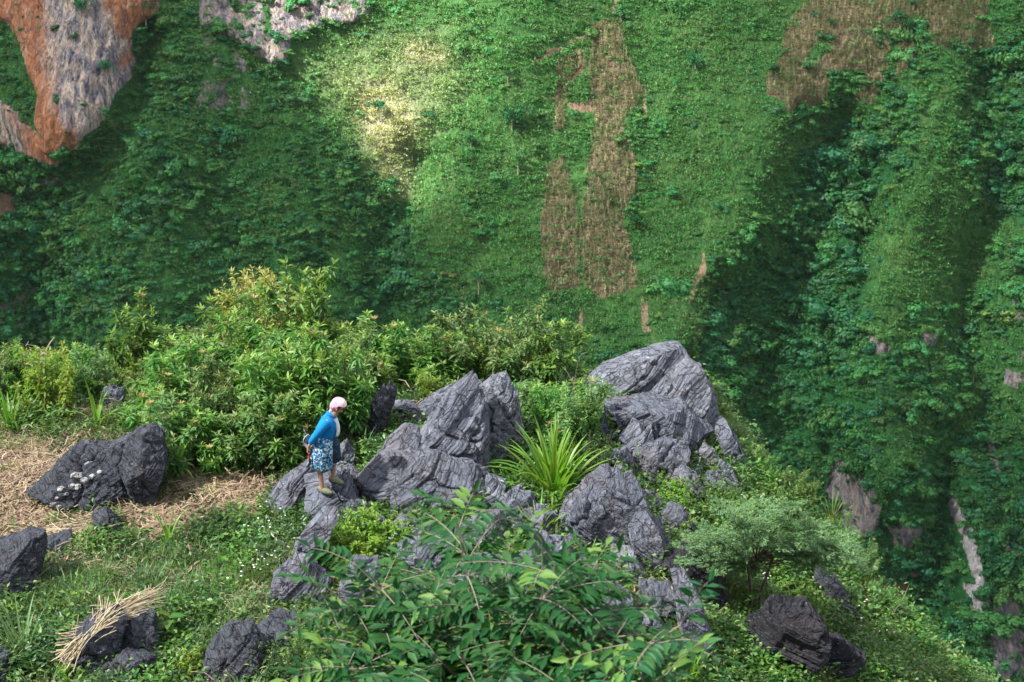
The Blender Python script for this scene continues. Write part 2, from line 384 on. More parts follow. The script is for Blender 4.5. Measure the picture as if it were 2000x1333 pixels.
SPUR = [([(1500, 200), (1440, 400), (1360, 560), (1270, 690), (1180, 900)], 9, 55), ([(1830, 200), (1760, 420), (1720, 620), (1700, 860)], 9, 70),
        ([(560, 80), (620, 300), (640, 600)], 6, 130), ([(1000, 60), (1040, 400), (1000, 700)], 4, 120), ([(200, -40), (170, 200)], 9, 90), ([(1690, 900), (1700, 1400)], 8, 40), ([(1900, 950), (1900, 1400)], 10, 42), ([(340, 250), (330, 500), (300, 800)], 7, 90)]
ZT, ZB = -62.0, -335.0
def hill_y(x, z):
    y0 = 560 + (z + 98) * .86
    px, py = proj(x, y0, z)
    wx = px + n2(x, z, .03, 1, 3) * 26; wy = py + n2(x, z, .03, 2, 3) * 26
    y = y0.copy()
    for pts, A, w in GUL: y = y + 1.35 * A * np.exp(-(segdist(wx, wy, pts) / w) ** 2)
    for pts, A, w in SPUR:
        d = segdist(wx, wy, pts); y = y - 1.6 * A * np.exp(-d / w) * (1 - .3 * np.exp(-d / 8))
    for key, A in (('cliff', 4.0), ('gray', 3.0), ('rockr', 1.6)):
        for P in POLY[key]: y = y - A * soft(wx, wy, P, 10)
    # the orange cliff overhangs: nearly vertical streaked wall
    c = sum(soft(wx, wy, P, 12) for P in POLY['cliff'] + POLY['gray'] + POLY['rockr'])
    y = y + c * (np.abs(n2(x * 1.0, z * .18, .35, 5, 5)) * 4.2 - 1.0 + np.abs(n2(x, z, .3, 6, 4)) * -2.6)
    y = y + n2(x, z, .012, 3, 3) * 12 + n2(x, z, .05, 4, 4) * 4.2 + n2(x, z * .6, .2, 9, 3) * 1.0
    y = y - 26 * sstep(-250, -330, z)
    return y
def hill_masks(x, z):
    """ground-cover masks, laid out on the slope (metres), from the slope's unrelieved plane"""
    y0 = 560 + (z + 98) * .86; px, py = proj(x, y0, z)
    wx = px + n2(x, z, .11, 21, 4) * 22; wy = py + n2(x, z, .11, 22, 4) * 22
    fx = px + n2(x, z, .2, 23, 2) * 7; fy = py + n2(x, z, .2, 24, 2) * 7
    M = {}
    for k, w in (('cliff', 4), ('gray', 7), ('thin', 12), ('rockr', 4), ('brown', 2.5), ('dry', 22), ('grass', 45), ('dark', 50)):
        M[k] = np.clip(sum(soft(wx, wy, P, w) for P in POLY[k]), 0, 1)
    M['brown'] = np.clip(sum(soft(fx, fy, P, 2.5) for P in POLY['brown']), 0, 1)
    for pth in ([(1215, -10), (1190, 30), (1155, 62), (1100, 88), (1040, 118)], [(1062, 182), (1110, 200), (1150, 212)]):
        M['brown'] = np.maximum(M['brown'], sstep(4.5, 2, segdist(fx, fy, pth)) * .8)
    M['dry'] = np.clip(.38 * soft(wx, wy, POLY['dry'][0], 60) + .55 * sum(soft(wx, wy, P, 30) for P in POLY['dry'][1:]), 0, 1) * sstep(-.8, .1, n2(x, z, .12, 48))  # dry grass mixed with a pale wash that paints the sunlit patch brighter
    M['field'] = np.clip(sum(soft(fx, fy, P, 3) for P in POLY['field']) - sum(soft(fx, fy, P, 4) for P in POLY['fieldhole']), 0, 1)
    return M, px, py

hx = np.concatenate([np.linspace(-520, -190, 40), np.linspace(-184, 184, 420), np.linspace(190, 520, 40)])
hz = np.linspace(ZB, ZT, 330)
X, Z = np.meshgrid(hx, hz); X = X.ravel(); Z = Z.ravel()
Y = hill_y(X, Z)
mb = MB()
nx, nz = len(hx), len(hz)
idx = np.arange(nx * nz).reshape(nz, nx)
q = np.stack([idx[:-1, :-1], idx[:-1, 1:], idx[1:, 1:], idx[1:, :-1]], -1).reshape(-1, 4)
mb.add(np.stack([X, Y, Z], -1), q)
# the rounded top and the back of the mountain
tv = []; ty = Y.reshape(nz, nx)[-1]
for k in range(1, 9):
    yy = ty + 14 * k ** 1.5; zz = ZT + 10 * math.sin(k * .45) - .9 * k * k + n2(hx, yy, .02, 8) * 5
    tv.append(np.stack([hx, yy, zz], -1))
tv = np.array(tv); base = nx * nz
alli = np.concatenate([idx[-1:], base + np.arange(8 * nx).reshape(8, nx)])
mb.add(tv.reshape(-1, 3), np.zeros((0, 4), int))
mb.f4.append(np.stack([alli[:-1, :-1], alli[:-1, 1:], alli[1:, 1:], alli[1:, :-1]], -1).reshape(-1, 4))

t = NT('hillside_ground'); pos = t.geo()
g1 = t.noise(.09, 6, pos, .65); g2 = t.noise(.9, 5, pos, .7); g3 = t.noise(3.5, 4, pos, .7)
def crisp(nm, k=.7):
    return t.ramp(t.math('MULTIPLY_ADD', t.math('SUBTRACT', t.noise(.9, 7, pos, .75), .5), k * 2, t.attr(nm)), [(.44, (0, 0, 0)), (.56, (1, 1, 1))])
green = t.mix(t.ramp(g1, [(.35, (0, 0, 0)), (.65, (1, 1, 1))]), (.038, .135, .034), (.105, .24, .058))
green = t.mix(t.ramp(g2, [(.35, (0, 0, 0)), (.7, (1, 1, 1))]), t.mix(.55, green, (.02, .05, .018)), green)
green = t.mix(t.math('MULTIPLY', t.ramp(t.noise(.25, 5, pos, .7), [(.58, (0, 0, 0)), (.7, (1, 1, 1))]), .45), green, (.16, .13, .07))
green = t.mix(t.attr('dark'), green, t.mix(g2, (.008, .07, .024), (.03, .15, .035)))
col = t.mix(t.attr('dry'), green, t.mix(g2, (.28, .26, .14), (.55, .50, .32)))  # dry-grass straw tone, lifted paler to paint in extra sunlight
col = t.mix(crisp('field', .5), col, t.mix(g3, (.09, .075, .04), (.24, .18, .11)))
# streaked limestone, orange where water has rusted it
mp = t.mapping(pos, (1, .5, .16)); s1 = t.noise(.55, 8, mp, .7, .5); s2 = t.noise(1.6, 6, mp, .7)
rk = t.ramp(s1, [(.34, (.035, .037, .055)), (.42, (.16, .16, .20)), (.49, (.38, .34, .31)), (.55, (.52, .38, .27)), (.62, (.62, .56, .50))])
rk = t.mix(t.ramp(s2, [(.3, (.8, .8, .8)), (.45, (0, 0, 0))]), rk, (.06, .055, .06))
rk = t.mix(t.ramp(t.noise(.16, 5, pos, .6), [(.48, (0, 0, 0)), (.6, (.5, .5, .5))]), rk, (.19, .17, .20))
org = t.mix(t.noise(.5, 6, mp, .7), (.17, .05, .03), (.60, .27, .12))
ck = t.ramp(t.noise(.5, 8, t.mapping(pos, (1, .5, .3)), .75, .8), [(.475, (0, 0, 0)), (.49, (1, 1, 1)), (.505, (0, 0, 0))])
rk = t.mix(t.math('MULTIPLY', t.attr('orange'), t.ramp(t.noise(.8, 7, t.mapping(pos, (1, .5, .12)), .75, .4), [(.34, (.1, .1, .1)), (.5, (1, 1, 1))])), rk, org)
rk = t.mix(t.math('MULTIPLY', t.math('SUBTRACT', 1.0, t.attr('bigcliff')), .62), rk, t.mix(s2, (.05, .048, .065), (.24, .215, .23)))
rk = t.mix(t.math('MULTIPLY', ck, .8), rk, (.025, .022, .03))
rk = t.mix(t.attr('white'), rk, t.mix(s2, (.25, .24, .25), (.72, .70, .66)))
col = t.mix(crisp('rock'), col, rk)
col = t.mix(crisp('brown', .4), col, t.mix(g3, (.17, .105, .065), (.42, .30, .20)))
bh = t.math('ADD', g2, t.math('ADD', t.math('MULTIPLY', s1, 2.2), t.math('MULTIPLY', ck, -.6)))
mat_hill = t.out(t.bsdf(col, .95, .1, t.bump(bh, .9, 1.2)))
hm = mb.mesh('hillside', mat_hill)
M, PX, PY = hill_masks(X, Z)
pad = lambda a: np.concatenate([a, np.tile(a.reshape(nz, nx)[-1], 8)])
cl = M['cliff']
# the orange stain: left band and the right-hand rim of the cliff
ob = np.clip(soft(PX + n2(X, Z * .3, .25, 31) * 30, PY, [(-60, -60), (105, -60), (112, 60), (130, 150), (150, 220), (170, 300), (60, 320), (50, 230), (-10, 100)], 28)
             + soft(PX + n2(X, Z, .25, 32) * 24, PY, [(225, -60), (330, -60), (320, 40), (280, 120), (255, 110), (262, 60), (235, 20)], 10)
             + soft(PX + n2(X, Z, .25, 32) * 24, PY, [(100, 200), (180, 220), (170, 290), (100, 300)], 16), 0, 1)
rock = np.clip(cl + M['gray'] * sstep(-.6, -.1, n2(X, Z, .12, 33)) + M['thin'] * .8 * sstep(-.25, .15, n2(X, Z, .2, 34)) + M['rockr'] * sstep(-.5, -.05, n2(X, Z, .2, 36))
               + sstep(.42, .55, n2(X, Z * .6, .07, 37)) * .6 * (1 - M['field']), 0, 1)
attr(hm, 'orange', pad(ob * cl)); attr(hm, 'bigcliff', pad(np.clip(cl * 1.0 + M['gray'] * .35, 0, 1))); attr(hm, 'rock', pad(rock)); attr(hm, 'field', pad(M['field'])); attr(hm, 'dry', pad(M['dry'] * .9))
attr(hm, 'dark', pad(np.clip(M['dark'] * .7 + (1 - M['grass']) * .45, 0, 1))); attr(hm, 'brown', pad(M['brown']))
attr(hm, 'white', pad(np.clip(soft(PX, PY, POLY['rockr'][6], 6) * .7, 0, 1)))
hill = obj('hillside', hm, kind='structure')

# valley floor out to the horizon
mb = MB(); mb.add([(-1500, -1200, -336), (1500, -1200, -336), (1500, 2600, -336), (-1500, 2600, -336)], np.array([[0, 1, 2, 3]]))
t = NT('valley_green'); c = t.mix(t.noise(.02, 8, t.geo(), .7), (.03, .07, .02), (.10, .15, .05)); mat_valley = t.out(t.bsdf(c, .95, .1))
obj('ground', mb.mesh('ground', mat_valley), kind='structure')

# ------------------------------------------------------------------ scatter (stuff nobody could count)
def scatter(name, P, scl, rot, which, protos, tint=None, parent=None):
    m = bpy.data.meshes.new(name); m.vertices.add(len(P)); m.vertices.foreach_set('co', np.asarray(P, np.float32).ravel())
    a = m.attributes.new('scl', 'FLOAT_VECTOR', 'POINT'); sv = np.asarray(scl, np.float32)
    if sv.ndim == 1: sv = np.repeat(sv[:, None], 3, 1)
    a.data.foreach_set('vector', sv.ravel())
    a = m.attributes.new('rotv', 'FLOAT_VECTOR', 'POINT'); a.data.foreach_set('vector', np.asarray(rot, np.float32).ravel())
    a = m.attributes.new('which', 'INT', 'POINT'); a.data.foreach_set('value', np.asarray(which, np.int32))
    a = m.attributes.new('itint', 'FLOAT', 'POINT'); a.data.foreach_set('value', np.asarray(tint if tint is not None else np.zeros(len(P)), np.float32))
    o = obj(name, m, parent=parent, kind='stuff')
    g = bpy.data.node_groups.new(name, 'GeometryNodeTree')
    g.interface.new_socket('Geometry', in_out='INPUT', socket_type='NodeSocketGeometry'); g.interface.new_socket('Geometry', in_out='OUTPUT', socket_type='NodeSocketGeometry')
    N = g.nodes; L = g.links; i = N.new('NodeGroupInput'); ou = N.new('NodeGroupOutput'); jn = N.new('GeometryNodeJoinGeometry')
    def na(nm, ty):
        n = N.new('GeometryNodeInputNamedAttribute'); n.data_type = ty; n.inputs[0].default_value = nm
        return [s for s in n.outputs if s.enabled and s.name == 'Attribute'][0]
    A, B, W = na('scl', 'FLOAT_VECTOR'), na('rotv', 'FLOAT_VECTOR'), na('which', 'INT')
    for k, p in enumerate(protos):
        oi = N.new('GeometryNodeObjectInfo'); oi.inputs['Object'].default_value = p; oi.inputs['As Instance'].default_value = True
        cm = N.new('FunctionNodeCompare'); cm.data_type = 'INT'; cm.operation = 'EQUAL'
        ins = [s for s in cm.inputs if s.enabled]; L.new(W, ins[0]); ins[1].default_value = k
        ip = N.new('GeometryNodeInstanceOnPoints')
        L.new(i.outputs[0], ip.inputs['Points']); L.new(cm.outputs[0], ip.inputs['Selection']); L.new(oi.outputs['Geometry'], ip.inputs['Instance'])
        L.new(A, ip.inputs['Scale'])
        e2r = N.new('FunctionNodeEulerToRotation'); L.new(B, e2r.inputs[0]); L.new(e2r.outputs[0], ip.inputs['Rotation'])
        L.new(ip.outputs[0], jn.inputs[0])
    L.new(jn.outputs[0], ou.inputs[0])
    md = o.modifiers.new('scatter', 'NODES'); md.node_group = g
    return o
def proto(name, mesh): return bpy.data.objects.new(name, mesh)     # never linked: only a pattern for the scatter

def blob_bush(seed, n, mat, lumps=7, flat=.8, q=.2):
    r = np.random.default_rng(seed); mb = MB()
    c = r.normal(size=(lumps, 3)) * np.array([.42, .42, .2]) + np.array([0, 0, .42]); rad = r.uniform(.28, .55, lumps)
    dd, ff = cube_sphere(4)
    for i in range(lumps): mb.add(c[i] + dd * rad[i] * .66 * (1 + .4 * pn(dd * 2.5 + i * 7 + seed))[:, None] * np.array([1, 1, flat]), ff)
    k = r.integers(0, lumps, n); d = norm(r.normal(size=(n, 3)) + np.array([0, 0, .35]))
    p = c[k] + d * (rad[k] * r.uniform(.75, 1.3, n))[:, None] * np.array([1, 1, flat])
    tn = norm(np.cross(d, r.normal(size=(n, 3)))); sd = np.cross(tn, d); L = r.uniform(.7, 1.4, n) * q
    for i in range(n):
        a_ = tn[i] * L[i]; b_ = sd[i] * L[i] * .4; o_ = d[i] * r.uniform(-.1, .12)
        mb.add(np.array([p[i] - a_ * .5, p[i] + b_ + o_ * .3, p[i] + a_ * .5 + o_, p[i] - b_]), np.array([[0, 3, 2, 1]]))
    return mb.mesh('shrub_pattern', mat)
m_far1 = leaf_mat('far_dark_leaf', islk=.18, dark=(.006, .07, .024), light=(.030, .19, .038), trans=.2, rough=.6, nscale=.25, insttint=(.13, .17, .045))
m_far2 = leaf_mat('far_mid_leaf', islk=.18, dark=(.018, .13, .028), light=(.075, .27, .048), trans=.25, rough=.6, nscale=.25, insttint=(.17, .26, .05))
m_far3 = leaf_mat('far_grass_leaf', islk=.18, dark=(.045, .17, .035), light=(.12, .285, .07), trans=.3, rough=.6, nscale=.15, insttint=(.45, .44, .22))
m_corn = leaf_mat('dry_maize_leaf', (.26, .22, .13), (.62, .54, .36), trans=.25, rough=.7, insttint=(.09, .14, .04), nscale=.2)
m_bark = NT('bark'); _c = m_bark.mix(m_bark.noise(9, 5, m_bark.objc()), (.05, .035, .025), (.17, .13, .10)); m_bark = m_bark.out(m_bark.bsdf(_c, .9, .2))
m_palebark = NT('pale_bark'); _c = m_palebark.mix(m_palebark.noise(5, 5, m_palebark.objc()), (.2, .16, .12), (.42, .37, .3)); m_palebark = m_palebark.out(m_palebark.bsdf(_c, .9, .2))
PB = [proto('far_shrub_pattern', blob_bush(s, 480, m_far1 if s < 3 else m_far2, q=.2)) for s in range(5)]
def far_tuft(seed):
    r = np.random.default_rng(seed); mb = MB(); n = 46
    p = r.normal(size=(n, 3)) * np.array([.5, .5, .02]); p[:, 2] = np.abs(p[:, 2])
    put_leaves(mb, p, norm(r.normal(size=(n, 3)) * np.array([.7, .7, .2]) + np.array([0, 0, .8])), r.uniform(.25, .6, n), r.uniform(.08, .2, n), 0, roll=.6)
    return mb.mesh('tuft_pattern', m_far3)
PT = [proto('far_tuft_pattern', far_tuft(s + 40)) for s in range(3)]
def corn_proto(seed):
    r = np.random.default_rng(seed); mb = MB()
    for k in range(3):
        b = r.normal(size=3) * np.array([.12, .12, 0]); h = r.uniform(1.1, 1.7); n = 9
        z = r.uniform(.25, h, n); a = r.uniform(0, 6.3, n)
        p = b + np.stack([z * 0, z * 0, z], -1)
        put_leaves(mb, p, np.stack([np.cos(a), np.sin(a), r.uniform(-.5, .7, n)], -1), r.uniform(.35, .6, n), .09, 0, roll=.2)
        mb.add(b + np.array([[-.025, 0, 0], [.025, 0, 0], [.02, 0, h], [-.02, 0, h]]), np.array([[0, 1, 2, 3]]), 0)
    return mb.mesh('maize_pattern', m_corn)
PC = [proto('maize_pattern', corn_proto(s)) for s in range(3)]

XV = 172                                              # half width kept planted
def hill_pts(n, zlo=-262, zhi=-84):
    x = rng.uniform(-XV, XV, n); z = rng.uniform(zlo, zhi, n); return x, z
n = 150000; x, z = hill_pts(n); Mk, px, py = hill_masks(x, z)
sh = np.clip(.10 + .62 * M['dark'].mean() * 0 + .75 * Mk['dark'] + .42 * (1 - Mk['grass']) + .75 * n2(x, z, .06, 41) + .5 * n2(x, z, .25, 42) - .05, 0.02, 1)
bare = np.clip(Mk['cliff'] + Mk['gray'] * .6 + Mk['rockr'] * .93 + Mk['thin'] * .45 + Mk['brown'], 0, 1)
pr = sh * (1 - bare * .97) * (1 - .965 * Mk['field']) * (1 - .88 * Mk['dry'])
keep = rng.random(n) < pr * .42
x, z, px, py = x[keep], z[keep], px[keep], py[keep]; dk = (Mk['dark'][keep] * .6 + (1 - Mk['grass'][keep]) * .6)
y = hill_y(x, z); k = len(x)
size = (.4 + 1.7 * rng.random(k) ** 3.2 + np.where(rng.random(k) < .04, 1.3, 0)) * (.75 + 1.1 * np.clip(n2(x, z, .035, 49) + .15, 0, 1)) * (.85 + .55 * np.clip(dk, 0, 1)) * (1 + .5 * np.clip(n2(x, z, .08, 43) * 2, 0, 1))
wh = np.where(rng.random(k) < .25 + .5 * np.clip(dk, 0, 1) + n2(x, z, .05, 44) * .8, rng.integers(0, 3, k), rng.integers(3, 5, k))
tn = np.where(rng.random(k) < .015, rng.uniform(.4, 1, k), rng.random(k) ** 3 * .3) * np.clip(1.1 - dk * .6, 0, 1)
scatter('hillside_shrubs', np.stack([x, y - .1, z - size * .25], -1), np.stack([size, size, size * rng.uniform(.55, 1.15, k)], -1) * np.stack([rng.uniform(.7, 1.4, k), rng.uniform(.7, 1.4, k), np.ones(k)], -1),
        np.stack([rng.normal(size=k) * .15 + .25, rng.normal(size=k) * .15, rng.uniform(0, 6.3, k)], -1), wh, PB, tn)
print('hill shrubs', k)
n = 48000; x, z = hill_pts(n); Mk, px, py = hill_masks(x, z)
keep = rng.random(n) < np.clip(.55 + .45 * Mk['grass'], 0, 1) * (1 - np.clip(Mk['cliff'] + Mk['gray'] * .8 + Mk['rockr'] + Mk['brown'], 0, 1)) * (1 - .75 * Mk['field'])
x, z = x[keep], z[keep]; y = hill_y(x, z); k = len(x)
scatter('hillside_grass', np.stack([x, y, z - .08], -1), rng.uniform(.9, 2.2, k), np.stack([rng.normal(size=k) * .2 + .3, rng.normal(size=k) * .2, rng.uniform(0, 6.3, k)], -1),
        rng.integers(0, 3, k), PT, np.clip(Mk['dry'][keep] * .9 + np.clip(n2(x, z, .1, 45), 0, 1) * .3, 0, 1))  # dry tint also paints the sun patch's brightness into the tufts
# maize rows run along the contour
rows = []
for zz in np.arange(-262, -84, .8):
    xx = np.arange(-XV, XV, .7); rows.append(np.stack([xx + rng.normal(size=len(xx)) * .1, zz + rng.normal(size=len(xx)) * .06 + np.sin(xx * .05) * 1.2], -1))
rows = np.concatenate(rows); Mk, px, py = hill_masks(rows[:, 0], rows[:, 1])
keep = (Mk['field'] > .5) & (rng.random(len(rows)) < .9 + n2(rows[:, 0], rows[:, 1], .1, 46) * .9)
x, z = rows[keep].T; y = hill_y(x, z); k = len(x)
scatter('maize_rows', np.stack([x, y, z], -1), rng.uniform(.7, 1.35, k), np.stack([rng.normal(size=k) * .08, rng.normal(size=k) * .08, rng.uniform(0, 6.3, k)], -1),
        rng.integers(0, 3, k), PC, np.clip(.1 + rng.random(k) ** 1.8 + np.clip(n2(x, z, .07, 47) + .1, 0, 1) * 1.2 + (px[keep] > 1790) * .25, 0, 1))
print('maize', k)

def hill_at(px, py):
    d = ray(px, py); lo, hi = 380.0, 640.0
    for _ in range(40):
        m = (lo + hi) / 2; p = d * (m / d[1])
        if hill_y(np.array([p[0]]), np.array([p[2]]))[0] < m: hi = m
        else: lo = m
    return d * (lo / d[1])
# single trees one can tell apart on the slope
def far_tree_meshes(seed, kind):
    r = np.random.default_rng(seed); mb = MB(); n = {'round': 700, 'umbrella': 520, 'loose': 420}[kind]
    lumps = 11
    if kind == 'umbrella': c = r.normal(size=(lumps, 3)) * np.array([.75, .75, .16]) + np.array([0, 0, 3.6]); rad = r.uniform(.4, .75, lumps); fl = .5
    elif kind == 'loose': c = r.normal(size=(lumps, 3)) * np.array([.55, .55, .8]) + np.array([0, 0, 2.7]); rad = r.uniform(.3, .6, lumps); fl = .9
    else: c = r.normal(size=(lumps, 3)) * np.array([.85, .85, .45]) + np.array([0, 0, 1.7]); rad = r.uniform(.6, 1.05, lumps); fl = .85
    k = r.integers(0, lumps, n); d = norm(r.normal(size=(n, 3)) + np.array([0, 0, .3]))
    p = c[k] + d * (rad[k] * r.uniform(.5, 1.05, n))[:, None] * np.array([1, 1, fl])
    put_leaves(mb, p, norm(d * .4 + r.normal(size=(n, 3)) * .8), r.uniform(.25, .5, n), r.uniform(.15, .3, n), 0, roll=.9)
    tb = MB(); top = c[:, 2].mean()
    tube(tb, [(0, 0, -.6), (.04, .02, top * .5), (0.0, .05, top)], [.13, .09, .05], 6)
    for i in range(lumps): tube(tb, [(0, .03, top * .55), (c[i] * .5 + np.array([0, 0, top * .42])), c[i]], [.05, .04, .02], 4)
    return mb, tb
FT = {k: [tuple(m.mesh(nm, mt) for m, nm, mt in zip(far_tree_meshes(s, k), ('crown', 'trunk'), (mt1, m_palebark))) for s in (1, 2)]
      for k, mt1 in (('round', m_far1), ('umbrella', m_far1), ('loose', m_far2))}
for (px, py, kd, s, lab) in [
    (741, 236, 'umbrella', 1.25, 'small flat-topped tree with pale trunk standing alone in the sunlit patch'),
    (992, 168, 'umbrella', 1.0, 'small thin-stemmed tree on the green slope left of the maize strip'),
    (1000, 250, 'round', 1.9, 'wide grey-green rounded tree, largest crown on the slope left of the maize'),
    (920, 284, 'round', 1.05, 'round grey-green bush-like tree below and left of the widest crown'),
    (1012, 335, 'loose', 1.2, 'greyish open tree on the slope level with the top of the lower maize strip'),
    (747, 400, 'loose', 1.25, 'thin tree with bare lower trunk at the foot of the dry grass patch'),
    (840, 230, 'round', .7, 'low round shrub on pale grass right of the sunlit tree'),
    (1575, 345, 'round', 1.9, 'broad dark tree at the head of the wooded gully on the right slope'),
    (1755, 45, 'round', 1.2, 'dark green tree between the two upper right maize fields'),
    (1772, 60, 'round', 1.1, 'dark tree at the corner of the palest maize field'),
    (1625, 50, 'round', .7, 'small dark tree standing inside the upper right maize field'),
    (1358, 130, 'round', 1.3, 'rounded green tree high on the slope right of the tall maize strip'),
    (1320, 175, 'loose', .8, 'small slender tree on the open green slope below the rounded tree'),
    (158, 25, 'round', 1.2, 'dark tree clinging to the top of the orange cliff'),
    (146, 78, 'round', .55, 'small dark shrub rooted in the orange cliff face'),
    (208, 140, 'round', 1.0, 'dark green tree growing in a cleft of the pale cliff'),
    (285, 40, 'round', 1.9, 'dark bushy tree against the right edge of the orange cliff'),
    (935, 570, 'umbrella', 1.2, 'dark flat-topped tree low on the slope above the thicket'),
    (1240, 440, 'round', 1.1, 'dark tree at the right edge of the lower maize strip'),
    (1665, 365, 'loose', 1.0, 'yellow-flowering tree in the wooded gully on the right'),
    (1900, 745, 'loose', .9, 'pale yellow-green tree among the dark forest at far right'),
    (1520, 745, 'loose', .8, 'pale tree in the gully right of the grey summit rocks')]:
    p = hill_at(px, py); rd = rng.integers(0, 2); a, b = FT[kd][rd]
    o = thing('slope_tree', lab, 'tree', p - np.array([0, .4, .2]), 'single trees on the far slope', rng.uniform(0, 6), s * 1.15)
    c_ = obj('crown', a, o); obj('trunk', b, o)

# ================================================================== FOREGROUND LEDGE
CT = []   # control points x,y,z
for (px, py, yy) in [(0, 1333, 19.5), (0, 1100, 22.6), (0, 900, 25.4), (0, 800, 27.3), (300, 1333, 19.6), (300, 1100, 22.5), (300, 950, 24.5), (330, 820, 26.8),
                     (600, 1333, 19.7), (600, 1100, 22.2), (500, 950, 24.5), (640, 955, 24.3), (640, 1010, 23.5), (760, 880, 25.2), (850, 950, 24.0), (900, 800, 26.6), (1000, 1333, 20.0), (850, 1100, 22.0),
                     (1000, 950, 24.2), (1100, 1000, 23.6), (1100, 880, 25.4), (1150, 800, 27.0), (1250, 1100, 22.5), (1250, 930, 25.0), (1300, 820, 27.0), (1280, 770, 28.2), (1380, 850, 27.0),
                     (1400, 1050, 24.1), (1480, 930, 26.0), (1500, 1200, 22.6), (1500, 1333, 20.8), (1680, 1130, 25.0), (1700, 1333, 22.0), (1890, 1333, 23.2), (1600, 1040, 25.6), (1300, 1333, 20.2), (1350, 1200, 21.6)]:
    CT.append(at(px, py, yy))
CT += [np.array(p, float) for p in [(-14, 26, -11.2), (-14, 20, -11.4), (-25, 24, -10.5), (-8, 29, -11.3), (-4, 29, -11.4), (0, 29, -11.5), (-2, 30.5, -11.7), (-20, 30, -11.5),
     (0, 14, -10.9), (-8, 14, -10.6), (8, 14, -12.5), (0, 8, -8.4), (-8, 8, -8.0), (8, 8, -9.5), (0, 2, -3.2), (0, 0, -1.7), (-6, 0, -1.6), (6, 0, -2.6), (0, -8, -.6), (-25, 8, -7), (-25, -5, -1), (14, 0, -6), (12, 10, -13), (10, 20, -15), (5, 29, -11.5), (20, -6, -6)]]
CT = np.array(CT)
def tps(r): return r * r * np.log(r + 1e-9)
_n = len(CT); _A = np.zeros((_n + 3, _n + 3)); _d = np.hypot(CT[:, None, 0] - CT[None, :, 0], CT[:, None, 1] - CT[None, :, 1])
_A[:_n, :_n] = tps(_d) + np.eye(_n) * .25; _A[:_n, _n:] = np.c_[np.ones(_n), CT[:, :2]]; _A[_n:, :_n] = _A[:_n, _n:].T
_w = np.linalg.solve(_A, np.r_[CT[:, 2], 0, 0, 0])
EDGE = [(-60, 31.5), (-12, 31), (-8, 30.6), (-3, 30.4), (0, 29.7), (1.2, 29.0), (2.4, 29.4), (3.2, 28.6), (3.55, 27.2), (3.75, 26.2), (4.5, 25.7), (5.15, 25.2), (5.9, 24.3), (6.6, 23.2), (7.4, 21.0), (9, 17), (13, 8), (20, -3), (26, -40), (-60, -40)]
def land(x, y, rough=True):
    x = np.asarray(x, float); y = np.asarray(y, float)
    z = _w[_n] + _w[_n + 1] * x + _w[_n + 2] * y
    for i in range(_n): z = z + _w[i] * tps(np.hypot(x - CT[i, 0], y - CT[i, 1]))
    d = segdist(x, y, EDGE, True); d = np.where(inpoly(x, y, EDGE), -d, d)
    d2 = d + n2(x, y, .5, 51, 3) * .35
    out = np.clip(d2, 0, None)
    z = np.where(d > 12, np.minimum(z, -11), z)
    z = z - 1.9 * out + .25 / (.6 + out) * 0 - sstep(-.5, .3, d2) * .15
    if rough: z = z + n2(x, y, .8, 52, 4) * .16 + n2(x, y, 3.2, 53, 4) * .05
    return np.maximum(z, -345)
def hit(px, py):
    d = ray(px, py); d = d / d[1]
    ys = np.arange(6, 34, .02); P = ys[:, None] * d
    zz = land(P[:, 0], P[:, 1]); k = np.argmax(P[:, 2] < zz)
    if P[k, 2] >= zz[k]: k = int(np.argmin(np.abs(P[:, 2] - zz)))
    return P[k].copy()
gx = np.concatenate([np.linspace(-60, -9, 40), np.linspace(-8.6, 9, 400), np.linspace(9.4, 26, 40), np.linspace(28, 220, 25)])
gy = np.concatenate([np.linspace(-30, 17, 60), np.linspace(17.3, 32, 340), np.linspace(32.3, 60, 50), np.linspace(62, 230, 30)])
Xg, Yg = np.meshgrid(gx, gy); Xg = Xg.ravel(); Yg = Yg.ravel(); Zg = land(Xg, Yg)
PXg, PYg = proj(Xg, Yg, Zg)
def fgmask(px, py):
    wx = px + n2(px, py, .02, 61, 4) * 22; wy = py + n2(px, py, .02, 62, 4) * 16
    pat = sstep(.12, .34, n2(px, py, .012, 66, 4)) * sstep(1350, 1200, px) * .55
    straw = np.clip(pat + soft(wx, wy, [(-400, 905), (100, 885), (200, 905), (120, 950), (60, 1000), (190, 1000), (235, 1050), (140, 1075), (-400, 1110)], 14)
                    + soft(wx, wy, [(235, 1000), (320, 985), (340, 935), (480, 925), (530, 940), (520, 990), (500, 1010), (440, 1020), (380, 1045), (250, 1062)], 10), 0, 1)
    soil = np.clip(soft(wx, wy, [(120, 1100), (270, 1105), (260, 1160), (130, 1150)], 20) * .6 + soft(wx, wy, [(380, 935), (530, 925), (540, 960), (420, 975)], 14) * .8
                   + soft(wx, wy, [(-200, 880), (200, 870), (220, 910), (-200, 930)], 14) * .5, 0, 1)
    lawn = soft(wx, wy, [(-400, 815), (60, 815), (200, 800), (330, 780), (330, 830), (230, 895), (-400, 905)], 14)
    return straw, soil, lawn
stw, soi, lwn = fgmask(PXg, PYg)
t = NT('ledge_soil'); pos = t.geo()
a1 = t.noise(3, 6, pos, .7); a2 = t.noise(22, 5, pos, .75)
c0 = t.mix(t.ramp(a1, [(.38, (0, 0, 0)), (.62, (1, 1, 1))]), (.022, .024, .012), (.055, .05, .028))
c0 = t.mix(a2, c0, (.075, .06, .035))
c0 = t.mix(t.attr('lawn'), c0, t.mix(a2, (.07, .10, .025), (.17, .18, .06)))
c0 = t.mix(t.attr('straw'), c0, t.mix(t.ramp(a2, [(.35, (0, 0, 0)), (.65, (1, 1, 1))]), (.07, .045, .032), (.22, .155, .105)))
